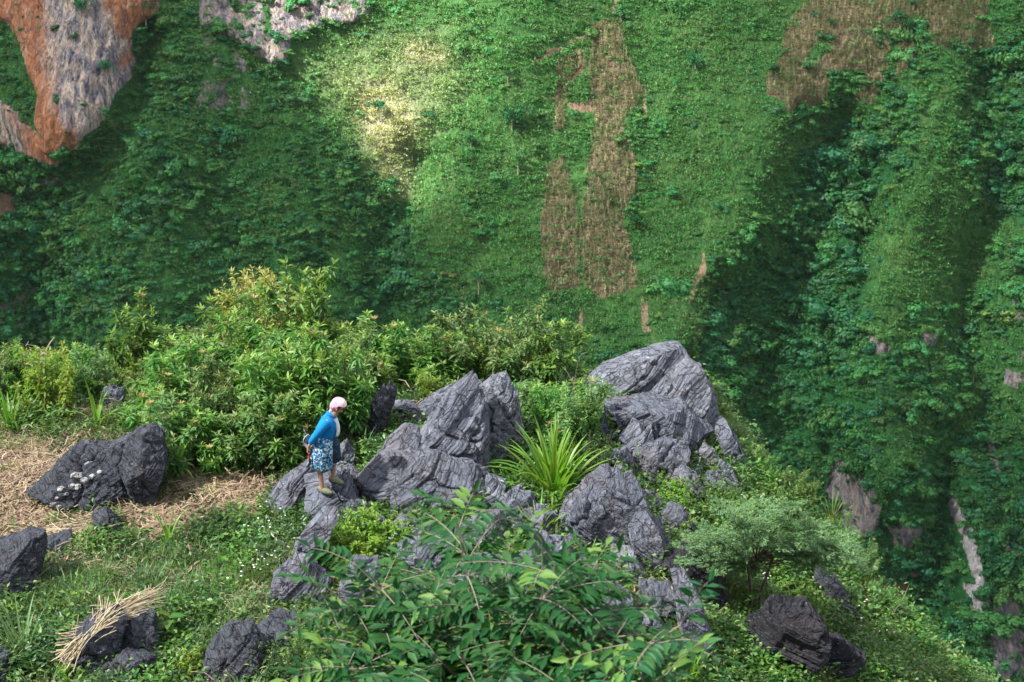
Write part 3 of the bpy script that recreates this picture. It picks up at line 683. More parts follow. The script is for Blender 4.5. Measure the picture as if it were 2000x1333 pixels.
c0 = t.mix(t.attr('soil'), c0, t.mix(a2, (.10, .055, .035), (.24, .15, .10)))
mat_ledge = t.out(t.bsdf(c0, .95, .15, t.bump(t.math('ADD', a2, a1), .8, .04)))
mb = MB(); nx2, ny2 = len(gx), len(gy); idx = np.arange(nx2 * ny2).reshape(ny2, nx2)
mb.add(np.stack([Xg, Yg, Zg], -1), np.stack([idx[:-1, :-1], idx[:-1, 1:], idx[1:, 1:], idx[1:, :-1]], -1).reshape(-1, 4))
lm = mb.mesh('ledge', mat_ledge); attr(lm, 'straw', stw); attr(lm, 'soil', soi); attr(lm, 'lawn', lwn)
obj('ledge_terrain', lm, kind='structure')

# ------------------------------------------------------------------ rocks
MR = dict(grey=rock_mat('grey_limestone', (.074, .085, .112), (.245, .262, .315)),
          pale=rock_mat('pale_limestone', (.095, .108, .135), (.30, .318, .37), white=.6),
          dark=rock_mat('dark_karst', (.030, .035, .046), (.125, .138, .168), white=.35, brown=.15, strat=(R(10), R(30), 0)),
          black=rock_mat('black_layered_limestone', (.010, .010, .013), (.07, .072, .088), white=.2, brown=.2, strat=(R(20), R(-25), 0), sscale=4),
          white=rock_mat('whitish_stone', (.30, .30, .31), (.62, .61, .60), white=.5, brown=.1))
GR = 'limestone outcrops on the ledge'
ROCKS = [
 ([(820, 800), (850, 780), (905, 755), (930, 775), (900, 815), (850, 850), (822, 850)], 'grey', .5, 'sloping ledge of rock running up to the crest of the large central rock', {}),
 ([(1330, 730), (1372, 728), (1396, 785), (1420, 850), (1400, 880), (1352, 870), (1325, 800)], 'pale', .6, 'steep right-hand end of the summit outcrop dropping to the gorge', {}),
 ([(1190, 800), (1260, 790), (1330, 800), (1390, 850), (1380, 900), (1300, 900), (1210, 880)], 'grey', .7, 'broad rock mass joining the summit slabs at their foot', {}),
 ([(1100, 1010), (1160, 950), (1240, 935), (1262, 1000), (1310, 1080), (1310, 1150), (1230, 1140), (1130, 1110)], 'grey', .35, 'broad fractured rock mass behind the stepped blocks', dict(dy=.45)),
 ([(700, 960), (760, 900), (860, 900), (950, 930), (960, 985), (860, 1010), (740, 1010)], 'grey', .4, 'low broad rock joining the foot of the central slabs', {}),
 # outline (photo pixels), material, half depth, label, dict
 ([(45, 1005), (75, 965), (130, 915), (165, 882), (215, 885), (250, 872), (275, 900), (262, 950), (255, 1008), (180, 1010), (110, 1000)], 'dark', .55, 'long dark grey boulder with a whitish fractured band beside the dry grass', dict(am=.7)),
 ([(240, 900), (252, 862), (290, 848), (312, 862), (322, 910), (308, 960), (300, 1000), (262, 1012), (238, 960)], 'dark', .5, 'tall rounded dark rock forming the right end of the long boulder', {}),
 ([(288, 862), (312, 830), (340, 818), (350, 850), (338, 905), (316, 925)], 'dark', .35, 'smaller dark rock leaning behind the tall rounded one near the grass stalk', {}),
 ([(180, 1008), (205, 1000), (228, 1020), (240, 1064), (205, 1066), (182, 1035)], 'dark', .25, 'small hump of dark rock below the long boulder', {}),
 ([(-30, 1078), (42, 1058), (72, 1063), (80, 1090), (66, 1120), (22, 1172), (-30, 1190)], 'dark', .5, 'dark pitted rock cut by the left edge of the photo', {}),
 ([(62, 1068), (100, 1056), (136, 1046), (138, 1066), (112, 1082), (72, 1096)], 'dark', .3, 'low dark rock under the heap of straw', {}),
 ([(98, 1345), (135, 1262), (165, 1230), (215, 1212), (235, 1232), (222, 1275), (205, 1345)], 'dark', .45, 'dark rugged rock under the straw bundle, its left block', {}),
 ([(222, 1228), (255, 1212), (295, 1215), (310, 1262), (300, 1300), (262, 1305), (232, 1270)], 'dark', .35, 'dark rugged rock under the right end of the straw bundle', {}),
 ([(190, 1310), (245, 1285), (310, 1300), (325, 1350), (200, 1360)], 'dark', .35, 'low broken dark rock at the bottom edge below the straw bundle', {}),
 ([(400, 1345), (418, 1272), (448, 1240), (488, 1242), (517, 1272), (518, 1312), (500, 1350)], 'dark', .45, 'knobbly dark boulder at the bottom edge beside the yellow-green shrub', {}),
 ([(-30, 1285), (10, 1285), (38, 1345), (-30, 1355)], 'dark', .3, 'dark rock in the lower left corner', {}),
 ([(508, 1235), (530, 1210), (575, 1205), (592, 1240), (575, 1290), (525, 1290)], 'dark', .3, 'dark rock half hidden under small-leaved plants right of the knobbly boulder', {}),
 ([(196, 762), (218, 752), (240, 760), (246, 790), (222, 806), (198, 800)], 'grey', .3, 'grey rock between shrubs at the back left of the clearing', {}),
 ([(326, 795), (342, 772), (374, 766), (398, 784), (396, 815), (345, 818)], 'dark', .4, 'rounded grey rock at the foot of the thicket', {}),
 ([(505, 1008), (535, 965), (575, 935), (598, 918), (622, 935), (640, 975), (600, 1015), (545, 1022)], 'grey', .5, 'ribbed grey rock slab just left of the woman\'s feet', {}),
 ([(596, 945), (640, 930), (676, 935), (694, 965), (700, 1010), (655, 1040), (610, 1020)], 'grey', .42, 'sloping grey rock the woman is stepping on', dict(am=.45)),
 ([(628, 915), (650, 885), (676, 867), (690, 890), (688, 925), (668, 948), (640, 945)], 'pale', .25, 'pointed pale rock directly in front of the woman\'s knees', {}),
 ([(560, 1130), (590, 1045), (628, 1008), (655, 1012), (640, 1050), (602, 1095), (575, 1160)], 'grey', .3, 'narrow tilted slab running down below the woman', {}),
 ([(528, 1185), (540, 1135), (575, 1100), (610, 1112), (640, 1140), (628, 1185), (560, 1200)], 'grey', .4, 'cracked grey rock at the lower end of the narrow slab', {}),
 ([(662, 1150), (690, 1105), (735, 1110), (742, 1190), (718, 1255), (682, 1262)], 'grey', .4, 'smooth grey rock face behind the leftmost leaves of the near tree', {}),
 ([(722, 812), (735, 770), (760, 750), (774, 766), (765, 795), (752, 820), (757, 860), (735, 874), (716, 840)], 'dark', .28, 'dark upright rock standing among weeds ahead of the woman', {}),
 ([(768, 745), (790, 728), (818, 730), (824, 755), (805, 772), (775, 768)], 'grey', .3, 'grey rock behind the bright broad-leaved bush', {}),
 ([(745, 800), (790, 790), (845, 815), (832, 838), (775, 832)], 'grey', .3, 'low grey ledge in front of the bright broad-leaved bush', {}),
 ([(738, 900), (760, 868), (788, 847), (814, 852), (832, 895), (834, 935), (815, 970), (775, 965), (748, 935)], 'grey', .45, 'broad slab with a reddish stripe left of the big central rock', dict(am=.4, ledge=.02)),
 ([(817, 868), (845, 828), (880, 785), (922, 752), (938, 790), (948, 835), (950, 880), (942, 930), (925, 962), (880, 958), (838, 935), (820, 905)], 'grey', .6, 'large tilted central rock with fine diagonal layers', dict(am=.4, ledge=.028)),
 ([(902, 775), (925, 745), (940, 750), (946, 790), (925, 800)], 'grey', .25, 'small crest of rock behind the top of the large central rock', {}),
 ([(934, 795), (940, 768), (962, 748), (988, 742), (1008, 775), (1020, 830), (1024, 868), (1000, 900), (962, 905), (945, 855)], 'pale', .5, 'blocky rock with a whitish broken top right of the large central rock', {}),
 ([(698, 980), (712, 938), (740, 912), (765, 945), (770, 978), (738, 998)], 'pale', .3, 'peaked pale rock below the reddish-striped slab', {}),
 ([(756, 1000), (775, 960), (812, 972), (850, 990), (856, 1025), (800, 1030)], 'grey', .3, 'cracked grey rock under the broad slab', {}),
 ([(925, 975), (950, 938), (985, 950), (990, 992), (960, 1015), (930, 1010)], 'pale', .3, 'small blocky rock below the large central rock', {}),
 ([(985, 990), (1000, 955), (1022, 948), (1030, 985), (1010, 1010)], 'pale', .22, 'small wedge of rock at the left foot of the big blade clump', {}),
 ([(890, 1040), (935, 1010), (985, 1015), (995, 1065), (940, 1090), (895, 1080)], 'grey', .35, 'grey rock seen through the top leaves of the near tree', {}),
 ([(780, 1075), (830, 1040), (880, 1055), (885, 1110), (830, 1135), (785, 1120)], 'grey', .4, 'grey rock right of the bright yellow-green bush behind near leaves', {}),
 ([(860, 1150), (930, 1110), (1010, 1120), (1030, 1190), (950, 1240), (870, 1210)], 'grey', .5, 'wide grey rock mostly hidden behind the middle of the near tree', {}),
 ([(1010, 1100), (1060, 1060), (1110, 1075), (1125, 1140), (1070, 1175), (1015, 1160)], 'grey', .4, 'grey rock glimpsed under the right part of the near tree', {}),
 ([(760, 1240), (850, 1220), (900, 1270), (870, 1340), (770, 1340)], 'grey', .4, 'grey rock under the lower leaves of the near tree at left', {}),
 ([(1030, 1240), (1120, 1200), (1200, 1240), (1210, 1320), (1060, 1340)], 'grey', .45, 'grey rock under the lower leaves of the near tree at right', {}),
 ([(1150, 752), (1180, 732), (1232, 712), (1290, 690), (1322, 689), (1337, 708), (1322, 738), (1285, 770), (1252, 802), (1218, 806), (1180, 790)], 'pale', .7, 'highest summit rock, a smooth grey slab with a rounded tip', dict(am=.35, ledge=.018)),
 ([(1245, 822), (1262, 798), (1305, 755), (1345, 718), (1372, 735), (1394, 785), (1400, 825), (1372, 862), (1310, 868), (1265, 845)], 'pale', .6, 'large angular slab tucked under the summit rock on its right', dict(am=.4, ledge=.022)),
 ([(1206, 872), (1222, 832), (1262, 808), (1318, 810), (1335, 835), (1318, 868), (1278, 890), (1230, 895)], 'grey', .5, 'smooth ribbed rock below the angular summit slab', dict(am=.4, ledge=.02)),
 ([(1222, 915), (1250, 885), (1300, 872), (1345, 880), (1342, 925), (1305, 958), (1245, 945)], 'grey', .45, 'cracked grey rock beneath the smooth ribbed one', {}),
 ([(1178, 935), (1190, 895), (1222, 885), (1240, 915), (1228, 948), (1196, 952)], 'grey', .3, 'small grey rock right of the dark shrub below the summit', {}),
 ([(1100, 1062), (1110, 1010), (1135, 975), (1168, 956), (1190, 968), (1192, 1015), (1178, 1070), (1148, 1108), (1112, 1095)], 'grey', .4, 'steep layered rock right of the long blade clumps', dict(ledge=.05)),
 ([(1180, 985), (1188, 952), (1240, 942), (1250, 985), (1240, 1015), (1200, 1022)], 'grey', .3, 'squarish layered block above the stepped rocks', {}),
 ([(1180, 1040), (1195, 1012), (1225, 1020), (1240, 1060), (1222, 1095), (1192, 1082)], 'grey', .28, 'upper left block of the stepped rocks', {}),
 ([(1228, 1055), (1240, 1015), (1262, 1025), (1290, 1062), (1308, 1105), (1308, 1142), (1285, 1150), (1252, 1108)], 'grey', .3, 'long narrow slab on the right side of the stepped rocks', dict(ledge=.045)),
 ([(1185, 1110), (1200, 1078), (1235, 1082), (1262, 1115), (1268, 1150), (1228, 1150)], 'pale', .3, 'middle block of the stepped rocks', {}),
 ([(1240, 1170), (1248, 1140), (1285, 1140), (1295, 1175), (1280, 1200), (1250, 1195)], 'grey', .25, 'lowest block of the stepped rocks', {}),
 ([(1318, 1140), (1342, 1140), (1370, 1185), (1388, 1240), (1392, 1320), (1360, 1320), (1338, 1235)], 'grey', .28, 'tall narrow slab left of the feathery tree\'s trunk', dict(ledge=.04)),
 ([(1150, 1180), (1190, 1150), (1235, 1180), (1240, 1250), (1170, 1260)], 'grey', .35, 'rock at the right fringe of the near tree under the stepped rocks', {}),
 ([(1300, 1100), (1350, 1075), (1405, 1100), (1420, 1165), (1380, 1200), (1330, 1150)], 'black', .4, 'black overhung rock in the hollow under the feathery tree', {}),
 ([(1448, 1300), (1478, 1235), (1520, 1200), (1575, 1198), (1608, 1232), (1605, 1275), (1560, 1330), (1490, 1345)], 'black', .5, 'black rock of thin folded layers near the bottom right', dict(ledge=.06, lf=10, st=(.35, -.1, .93))),
 ([(1570, 1325), (1590, 1272), (1640, 1255), (1682, 1288), (1690, 1345), (1590, 1350)], 'black', .4, 'smaller black layered rock right of the folded one', dict(ledge=.055, lf=10, st=(.1, -.1, .95))),
 ([(1398, 868), (1402, 832), (1418, 845), (1452, 892), (1482, 925), (1470, 942), (1432, 920)], 'grey', .28, 'narrow rock along the ridge crest right of the summit', {}),
 ([(1398, 945), (1408, 905), (1432, 922), (1450, 955), (1440, 985), (1412, 980)], 'pale', .22, 'pale slab among weeds below the ridge crest', {}),
 ([(1592, 1180), (1600, 1120), (1640, 1150), (1680, 1195), (1672, 1225), (1625, 1210)], 'dark', .25, 'dark rock strip showing through the plants on the right ridge', {}),
]
FR = 'small grey rock wedged among the larger outcrops on the slope behind the near tree'
FRS = set(); LMK = [(630, 1000, 'the rock the woman steps on'), (735, 950, 'the peaked pale rock'), (815, 920, 'the reddish-striped slab'), (880, 900, 'the large central rock'), (985, 850, 'the blocky white-topped rock'), (955, 975, 'the small blocky rock below the central one'),
  (1150, 1030, 'the steep layered rock'), (1215, 985, 'the squarish layered block'), (1270, 1090, 'the long narrow slab'), (1230, 1120, 'the stepped rocks'), (1355, 1230, 'the tall narrow slab'), (700, 1180, 'the smooth rock face behind the near leaves'), (580, 1150, 'the lower cracked rock below the woman'),
  (940, 1180, 'the wide hidden rock mid-tree'), (1065, 1120, 'the rock glimpsed under the near tree'), (1290, 920, 'the cracked grey rock beneath the summit'), (1425, 940, 'the pale slab below the crest'), (1240, 750, 'the highest summit rock'), (1120, 1280, 'the lower rock at the right of the near tree'), (820, 1280, 'the lower rock at the left of the near tree')]
FS = [(1150, 985, 46), (1060, 1030, 50), (880, 960, 44), (835, 960, 40), (1010, 1010, 46), (1215, 1060, 46), (1265, 1060, 46), (1290, 1180, 44), (1320, 1030, 40), (1245, 880, 44), (1330, 870, 44), (1190, 850, 36), (1360, 800, 44), (690, 960, 38), (660, 1010, 42), (610, 1075, 36), (790, 900, 36), (960, 880, 40), (1240, 830, 42), (1385, 960, 36), (1340, 960, 40),
      (700, 1010, 34), (735, 1040, 30), (790, 1045, 34), (850, 985, 26), (900, 985, 30), (940, 1060, 34), (1000, 1045, 34), (1090, 1110, 28), (1140, 1130, 34), (1180, 1165, 34), (660, 1070, 28), (640, 1215, 34), (710, 1230, 38),
      (1060, 1200, 38), (960, 1250, 38), (1210, 1200, 36), (1270, 1235, 32), (1335, 980, 32), (1265, 985, 26), (1215, 975, 24), (1160, 930, 24), (1380, 905, 30), (1355, 935, 26), (880, 1290, 38), (1110, 985, 22), (805, 1180, 36), (1300, 1290, 34), (1160, 745, 26)]
for (a, b, s_) in FS:
    th = np.sort(rng.uniform(0, 6.283, 7)); lm_ = min(LMK, key=lambda q: (q[0] - a) ** 2 + (q[1] - b) ** 2); dx_, dy_ = a - lm_[0], b - lm_[1]
    FR2 = f'small wedged rock {("right of" if dx_ > 0 else "left of") if abs(dx_) > abs(dy_) else ("below" if dy_ > 0 else "above")} {lm_[2]}'; FRS.add(FR2)
    ROCKS.append(([(a + s_ * rng.uniform(.8, 1.2) * math.cos(q), b - s_ * .9 * rng.uniform(.75, 1.2) * math.sin(q)) for q in np.arange(7) * .9], 'pale' if rng.random() < .4 else 'grey', s_ / 130, FR2, {}))
rcount = 0
for (out_, mk, T, lab, kw) in ROCKS:
    P = np.array(out_, float); bx = P[:, 0].mean(); by = P[:, 1].max() - .12 * (P[:, 1].max() - P[:, 1].min())
    g = hit(bx, by); y0 = g[1] + T * .35 + kw.get('dy', 0)
    pts = np.array([at(a, b, y0) for a, b in P])
    lean = .25 if (P[:, 1].max() - P[:, 1].min()) > 60 else .12
    # deepen the foot so it sits in the ground
    c = pts.mean(0); q2 = np.stack([pts[:, 0] - c[0], pts[:, 2] - c[2]], -1)
    q2[:, 1] = np.where(q2[:, 1] < 0, q2[:, 1] * 1.25 - .06, q2[:, 1] * (1.06 if P[:, 1].min() < 800 else 1.12)); q2[:, 0] *= 1.12 if lab not in FRS else 1.0
    hpx = max(np.ptp(P[:, 0]), np.ptp(P[:, 1])) * .512
    N = int(np.clip(hpx * 1.0, 26, 100))
    me = rock_mesh('rock', q2, T, MR[mk], seed=rcount + 3, N=N, amp=kw.get('am', .7) if mk != 'dark' else 1.0,
                   ledge=kw.get('ledge', .024 if mk != 'dark' else .012), lfreq=kw.get('lf', 7.5), strata=kw.get('st', (-.5, -.3, .8) if P[:, 0].mean() < 1090 or by < 940 else (.55, -.25, .78)), joints=.05 if mk != 'dark' else .04, lean=lean * .6)
    thing('rock', lab, 'rock', c + np.array([0, lean * .0, 0]), GR, data=me); rcount += 1
from mathutils.bvhtree import BVHTree
_bv = {}
def rock_hit(px, py):
    best = None; d = Vector(ray(px, py)).normalized()
    for o in bpy.data.objects:
        if not o.name.startswith('rock'): continue
        q = proj(*[np.float64(c) for c in o.location])
        if abs(q[0] - px) > 160 or abs(q[1] - py) > 160: continue
        if o.name not in _bv: _bv[o.name] = BVHTree.FromPolygons([v.co for v in o.data.vertices], [p.vertices[:] for p in o.data.polygons])
        h_ = _bv[o.name].ray_cast(-Vector(o.location), d)
        if h_[0] is not None and (best is None or h_[3] < best[0]): best = (h_[3], h_[0] + Vector(o.location))
    return np.array(best[1]) if best else hit(px, py)
# loose pale stones
for (px, py, s, lab) in [(148, 928, .13, 'loose pale stone lying highest on the long dark boulder'), (120, 955, .10, 'angular whitish stone lying on the long dark boulder, lower left of three'),
                         (140, 948, .09, 'small whitish stone in the middle of the pale band of the long boulder'), (8, 1032, .05, 'small white stone on dry grass by the left edge'), (16, 1026, .045, 'second tiny white stone on dry grass by the left edge'),
                         (105, 985, .09, 'lowest white chip in the fractured band of the long boulder'), (112, 972, .07, 'white chip second from the bottom of the fractured band'), (128, 965, .06, 'tiny white chip just above the angular whitish stone'),
    (150, 950, .09, 'flat pale slab stone right of the middle of the fractured band'), (165, 938, .10, 'pale stone under the topmost one of the fractured band'), (180, 930, .08, 'pale stone near the upper end of the fractured band'), (195, 922, .07, 'white chip at the upper end of the fractured band'),
    (172, 905, .10, 'grey flat stone resting on the crest of the long boulder'), (115, 990, .08, 'white chip at the foot of the fractured band by the grass'),
    (212, 1312, .07, 'small pale stone wedged in the dark rock under the straw bundle')]:
    s = s * .68; p = rock_hit(px, py) - np.array([0, 0, s * .5])
    me = rock_mesh('stone', [(-1 * s, -.5 * s), (-.8 * s, .4 * s), (0, .7 * s), (.9 * s, .5 * s), (1 * s, -.3 * s), (0, -.7 * s)], s * .8, MR['white'], seed=int(px), N=14, ledge=.003, joints=0, amp=.2)
    thing('stone', lab, 'stone', p + np.array([0, 0, s * .3]), 'loose pale stones', data=me)

# ------------------------------------------------------------------ foliage materials
ML = dict(
 lance=leaf_mat('lance_leaf', (.028, .12, .018), (.115, .27, .045), tip=(.32, .46, .10), nscale=1.1),
 lance2=leaf_mat('lance_leaf_grey', (.042, .125, .032), (.13, .265, .07), tip=(.30, .36, .12), nscale=1.1),
 bright=leaf_mat('bright_leaf', (.085, .20, .016), (.20, .36, .035), tip=(.36, .46, .07), trans=.4),
 dark=leaf_mat('dark_leaf', (.014, .055, .014), (.045, .125, .028), tip=(.09, .14, .04), rough=.35),
 yellow=leaf_mat('yellow_leaf', (.17, .19, .04), (.33, .33, .085), tip=(.5, .45, .14)),
 weed=leaf_mat('weed_leaf', (.028, .10, .012), (.10, .225, .03), tip=(.2, .32, .05), trans=.35),
 grass=leaf_mat('grass_blade', (.05, .115, .02), (.17, .25, .06), tip=(.3, .30, .12), trans=.35, insttint=(.30, .27, .12)),
 bluegrass=leaf_mat('bluish_grass_blade', (.055, .15, .055), (.14, .28, .11), tip=(.3, .3, .15)),
 bladel=leaf_mat('broad_blade', (.09, .24, .02), (.20, .40, .05), tip=(.3, .36, .1), trans=.42, rough=.35, spec=.5),
 near=leaf_mat('near_leaf', (.005, .058, .018), (.022, .125, .034), tip=(.15, .28, .05), trans=.3, rough=.5, spec=.3),
 palestraw=leaf_mat('pale_straw', (.26, .20, .12), (.66, .55, .37), trans=.1, rough=.6, nscale=4),
 feather=leaf_mat('feathery_leaf', (.06, .135, .06), (.16, .26, .13), tip=(.24, .34, .09), trans=.35),
 red=leaf_mat('reddish_young_leaf', (.24, .19, .07), (.40, .30, .13)),
 straw=leaf_mat('straw', (.17, .12, .085), (.50, .38, .26), trans=.2, rough=.6, nscale=4))
t = NT('petal_white'); ML['flower'] = t.out(t.bsdf((.8, .8, .76), .6, .2))

def shrub_mesh(seed, h=1.0, spread=.55, shoots=16, leaves=46, L=.10, W=.03, mat='lance', up=.35, tipred=0.1, droop=-.25, whorl=True, side=3):
    """shrub 1 m tall: upright shoots clothed in leaves. returns stems mesh, foliage mesh, red tip mesh"""
    r = np.random.default_rng(seed); st = MB(); fo = MB(); rd = MB(); nr = 0
    tips = []
    for s in range(shoots):
        a = r.uniform(0, 6.283); rad = spread * math.sqrt(r.random()); hh = h * (1 - .4 * (rad / spread) ** 2) * r.uniform(.35, 1.15)
        b = np.array([math.cos(a), math.sin(a), 0]) * rad * .25; e = np.array([math.cos(a) * rad, math.sin(a) * rad, hh])
        m = (b + e) / 2 + np.array([math.cos(a), math.sin(a), 0]) * rad * .15 + r.normal(size=3) * .03
        tt = np.linspace(0, 1, 8)[:, None]; path = b * (1 - tt) ** 2 + 2 * m * tt * (1 - tt) + e * tt ** 2
        tube(st, path, np.linspace(.012, .003, 8), 4)
        paths = [(path, leaves)]
        for j in range(side):
            q0 = path[r.integers(3, 7)]; a2 = r.uniform(0, 6.283); ln = r.uniform(.12, .3) * h
            q1 = q0 + np.array([math.cos(a2) * ln * .8, math.sin(a2) * ln * .8, ln * .7])
            pp = q0 + (q1 - q0) * np.linspace(0, 1, 5)[:, None] ** np.array([[.9, .9, 1.3]])
            tube(st, pp, np.linspace(.005, .002, 5), 3); paths.append((pp, leaves // 2))
        for pp, nl in paths:
            u = np.sort(r.uniform(.25 if pp is path else .15, 1, nl) ** .8); f = u * (len(pp) - 1); i0 = np.clip(f.astype(int), 0, len(pp) - 2)
            p = pp[i0] + (pp[i0 + 1] - pp[i0]) * (f - i0)[:, None]; ax = norm(pp[-1] - pp[-2])
            az = np.arange(nl) * 2.4 + r.uniform(0, 6) + r.normal(size=nl) * .3
            d = np.stack([np.cos(az), np.sin(az), droop + (up + .9) * u ** 5 + r.normal(size=nl) * .25], -1)
            ll = L * (1.0 - .45 * u ** 6) * r.uniform(.7, 1.25, nl)
            put_leaves(fo, p, d, ll, W / L * ll * r.uniform(.85, 1.2, nl), np.clip(u ** 6 * r.uniform(.3, 1.0), 0, 1), roll=.35, simple=L < .12)
            if r.random() < tipred:
                k = 9; az = np.arange(k) * 2.4; nr += 1
                put_leaves(rd, np.repeat(pp[-1:], k, 0) + np.array([0, 0, .01]), np.stack([np.cos(az), np.sin(az), np.full(k, .8)], -1), L * .7, W * .7, 0, roll=.3)
    return st.mesh('stem', m_bark), fo.mesh('foliage', ML[mat]), (rd.mesh('young_leaves', ML['red']) if nr else None)
def shrub_kind(seeds, **kw): return [shrub_mesh(s, **kw) for s in seeds]
SK = dict(
 lance=shrub_kind((1, 2, 3, 4), L=.125, W=.035, mat='lance', shoots=13, leaves=52, spread=.46, tipred=.03),
 grey=shrub_kind((5, 6, 7), L=.10, W=.028, mat='lance2', shoots=15, leaves=56, spread=.5, tipred=.04),
 yellow=shrub_kind((8, 9), L=.085, W=.027, mat='yellow', shoots=20, leaves=50, spread=.5, tipred=.0),
 bright=shrub_kind((10, 11), L=.13, W=.055, mat='bright', shoots=22, leaves=34, spread=.75, tipred=.03, up=.2),
 upright=shrub_kind((12, 13, 14), L=.10, W=.032, mat='bright', shoots=11, leaves=74, spread=.36, tipred=.03, side=1),
 fine=shrub_kind((15, 16), L=.06, W=.024, mat='lance', shoots=34, leaves=60, spread=.6, tipred=.01),
 dark=shrub_kind((17, 18), L=.055, W=.026, mat='dark', shoots=34, leaves=60, spread=.65, tipred=.02))
def shrub(px, py, h, kind, label, group='shrubs on the ledge', w=1.0, g=None, dz=0):
    p = hit(px, py) if g is None else g
    st, fo, rd = SK[kind][rng.integers(0, len(SK[kind]))]
    o = thing('shrub', label, 'shrub', p + np.array([0, 0, dz - .05]), group, rng.uniform(0, 6.28), (h * w, h * w, h))
    obj('stem', st, o); f = obj('foliage', fo, o, kind='stuff')
    if rd: obj('young_leaves', rd, o, kind='stuff')
    return o
GT = 'shrubs of the thicket behind the woman'; LT = 'leafy shrub lost in the dense thicket behind and beside the woman'
TOP = np.array([(-50, 705), (60, 700), (200, 700), (250, 680), (300, 600), (350, 590), (420, 602), (470, 565), (540, 528), (600, 556), (650, 560), (700, 612), (760, 655), (830, 622), (900, 650), (980, 640), (1060, 640), (1100, 690)])
def top_at(px): return np.interp(px, TOP[:, 0], TOP[:, 1])
def h_for(p, toppy):      # height that brings the top of a plant at p up to the ray through toppy
    d = ray(1000, toppy); d = d / d[1]; return d[2] * p[1] - p[2]
for row, (yy, y1, fr, frac) in enumerate([(29.4, 29.9, 270, 1.0), (28.3, 28.8, 270, .93), (27.2, 27.7, 290, .8), (26.2, 26.7, 330, .68), (25.4, 25.8, 345, .62), (24.9, 25.1, 350, .5)]):
    hi_px = [1095, 1080, 790, 720, 690, 600][row]; step = [44, 50, 52, 56, 52, 60][row]
    for px in np.arange(fr, hi_px, step):
        pxx = px + rng.uniform(-16, 16); Yv = rng.uniform(yy, y1); x = (pxx - 1000) / F * (Yv * CP + 11.2 * SP)
        p = np.array([x, Yv, float(land(np.array([x]), np.array([Yv]))[0])])
        h = h_for(p, top_at(pxx) + 8 * row + (rng.uniform(-75, 95) if row < 2 else rng.uniform(-70, 60)))
        h = np.clip(h * (1 if row < 2 else frac / .93), .5, 2.7)
        kd = rng.choice(['lance', 'grey', 'lance', 'grey', 'upright'], p=[.38, .3, .12, .1, .1])
        if row in (0, 1) and 470 < pxx < 560: kd = 'yellow' if rng.random() < .5 else kd
        zone = ['above the dark boulder', 'above the tall maize plant', 'over the strip of straw', 'just left of the woman', 'directly behind the woman', 'right of the woman\'s head', 'behind the dark upright rock', 'behind the broad-leaved bush', 'behind the central rock', 'left of the feathery middle shrub'][int(np.clip((pxx - 270) / 80, 0, 9))]
        rowt = ['against the gorge', 'second from the gorge', 'in the upper middle', 'in the lower middle', 'second from the front', 'at the front edge'][row]
        adj = dict(lance='mid green leafy', grey='grey-green leafy', upright='bright upright', yellow='yellow-leaved')[kd]
        shrub(0, 0, h, kd, f'{adj} thicket shrub {rowt}, {zone}', GT, g=p, w=rng.uniform(.65, .85) if h > 1.5 else .95)
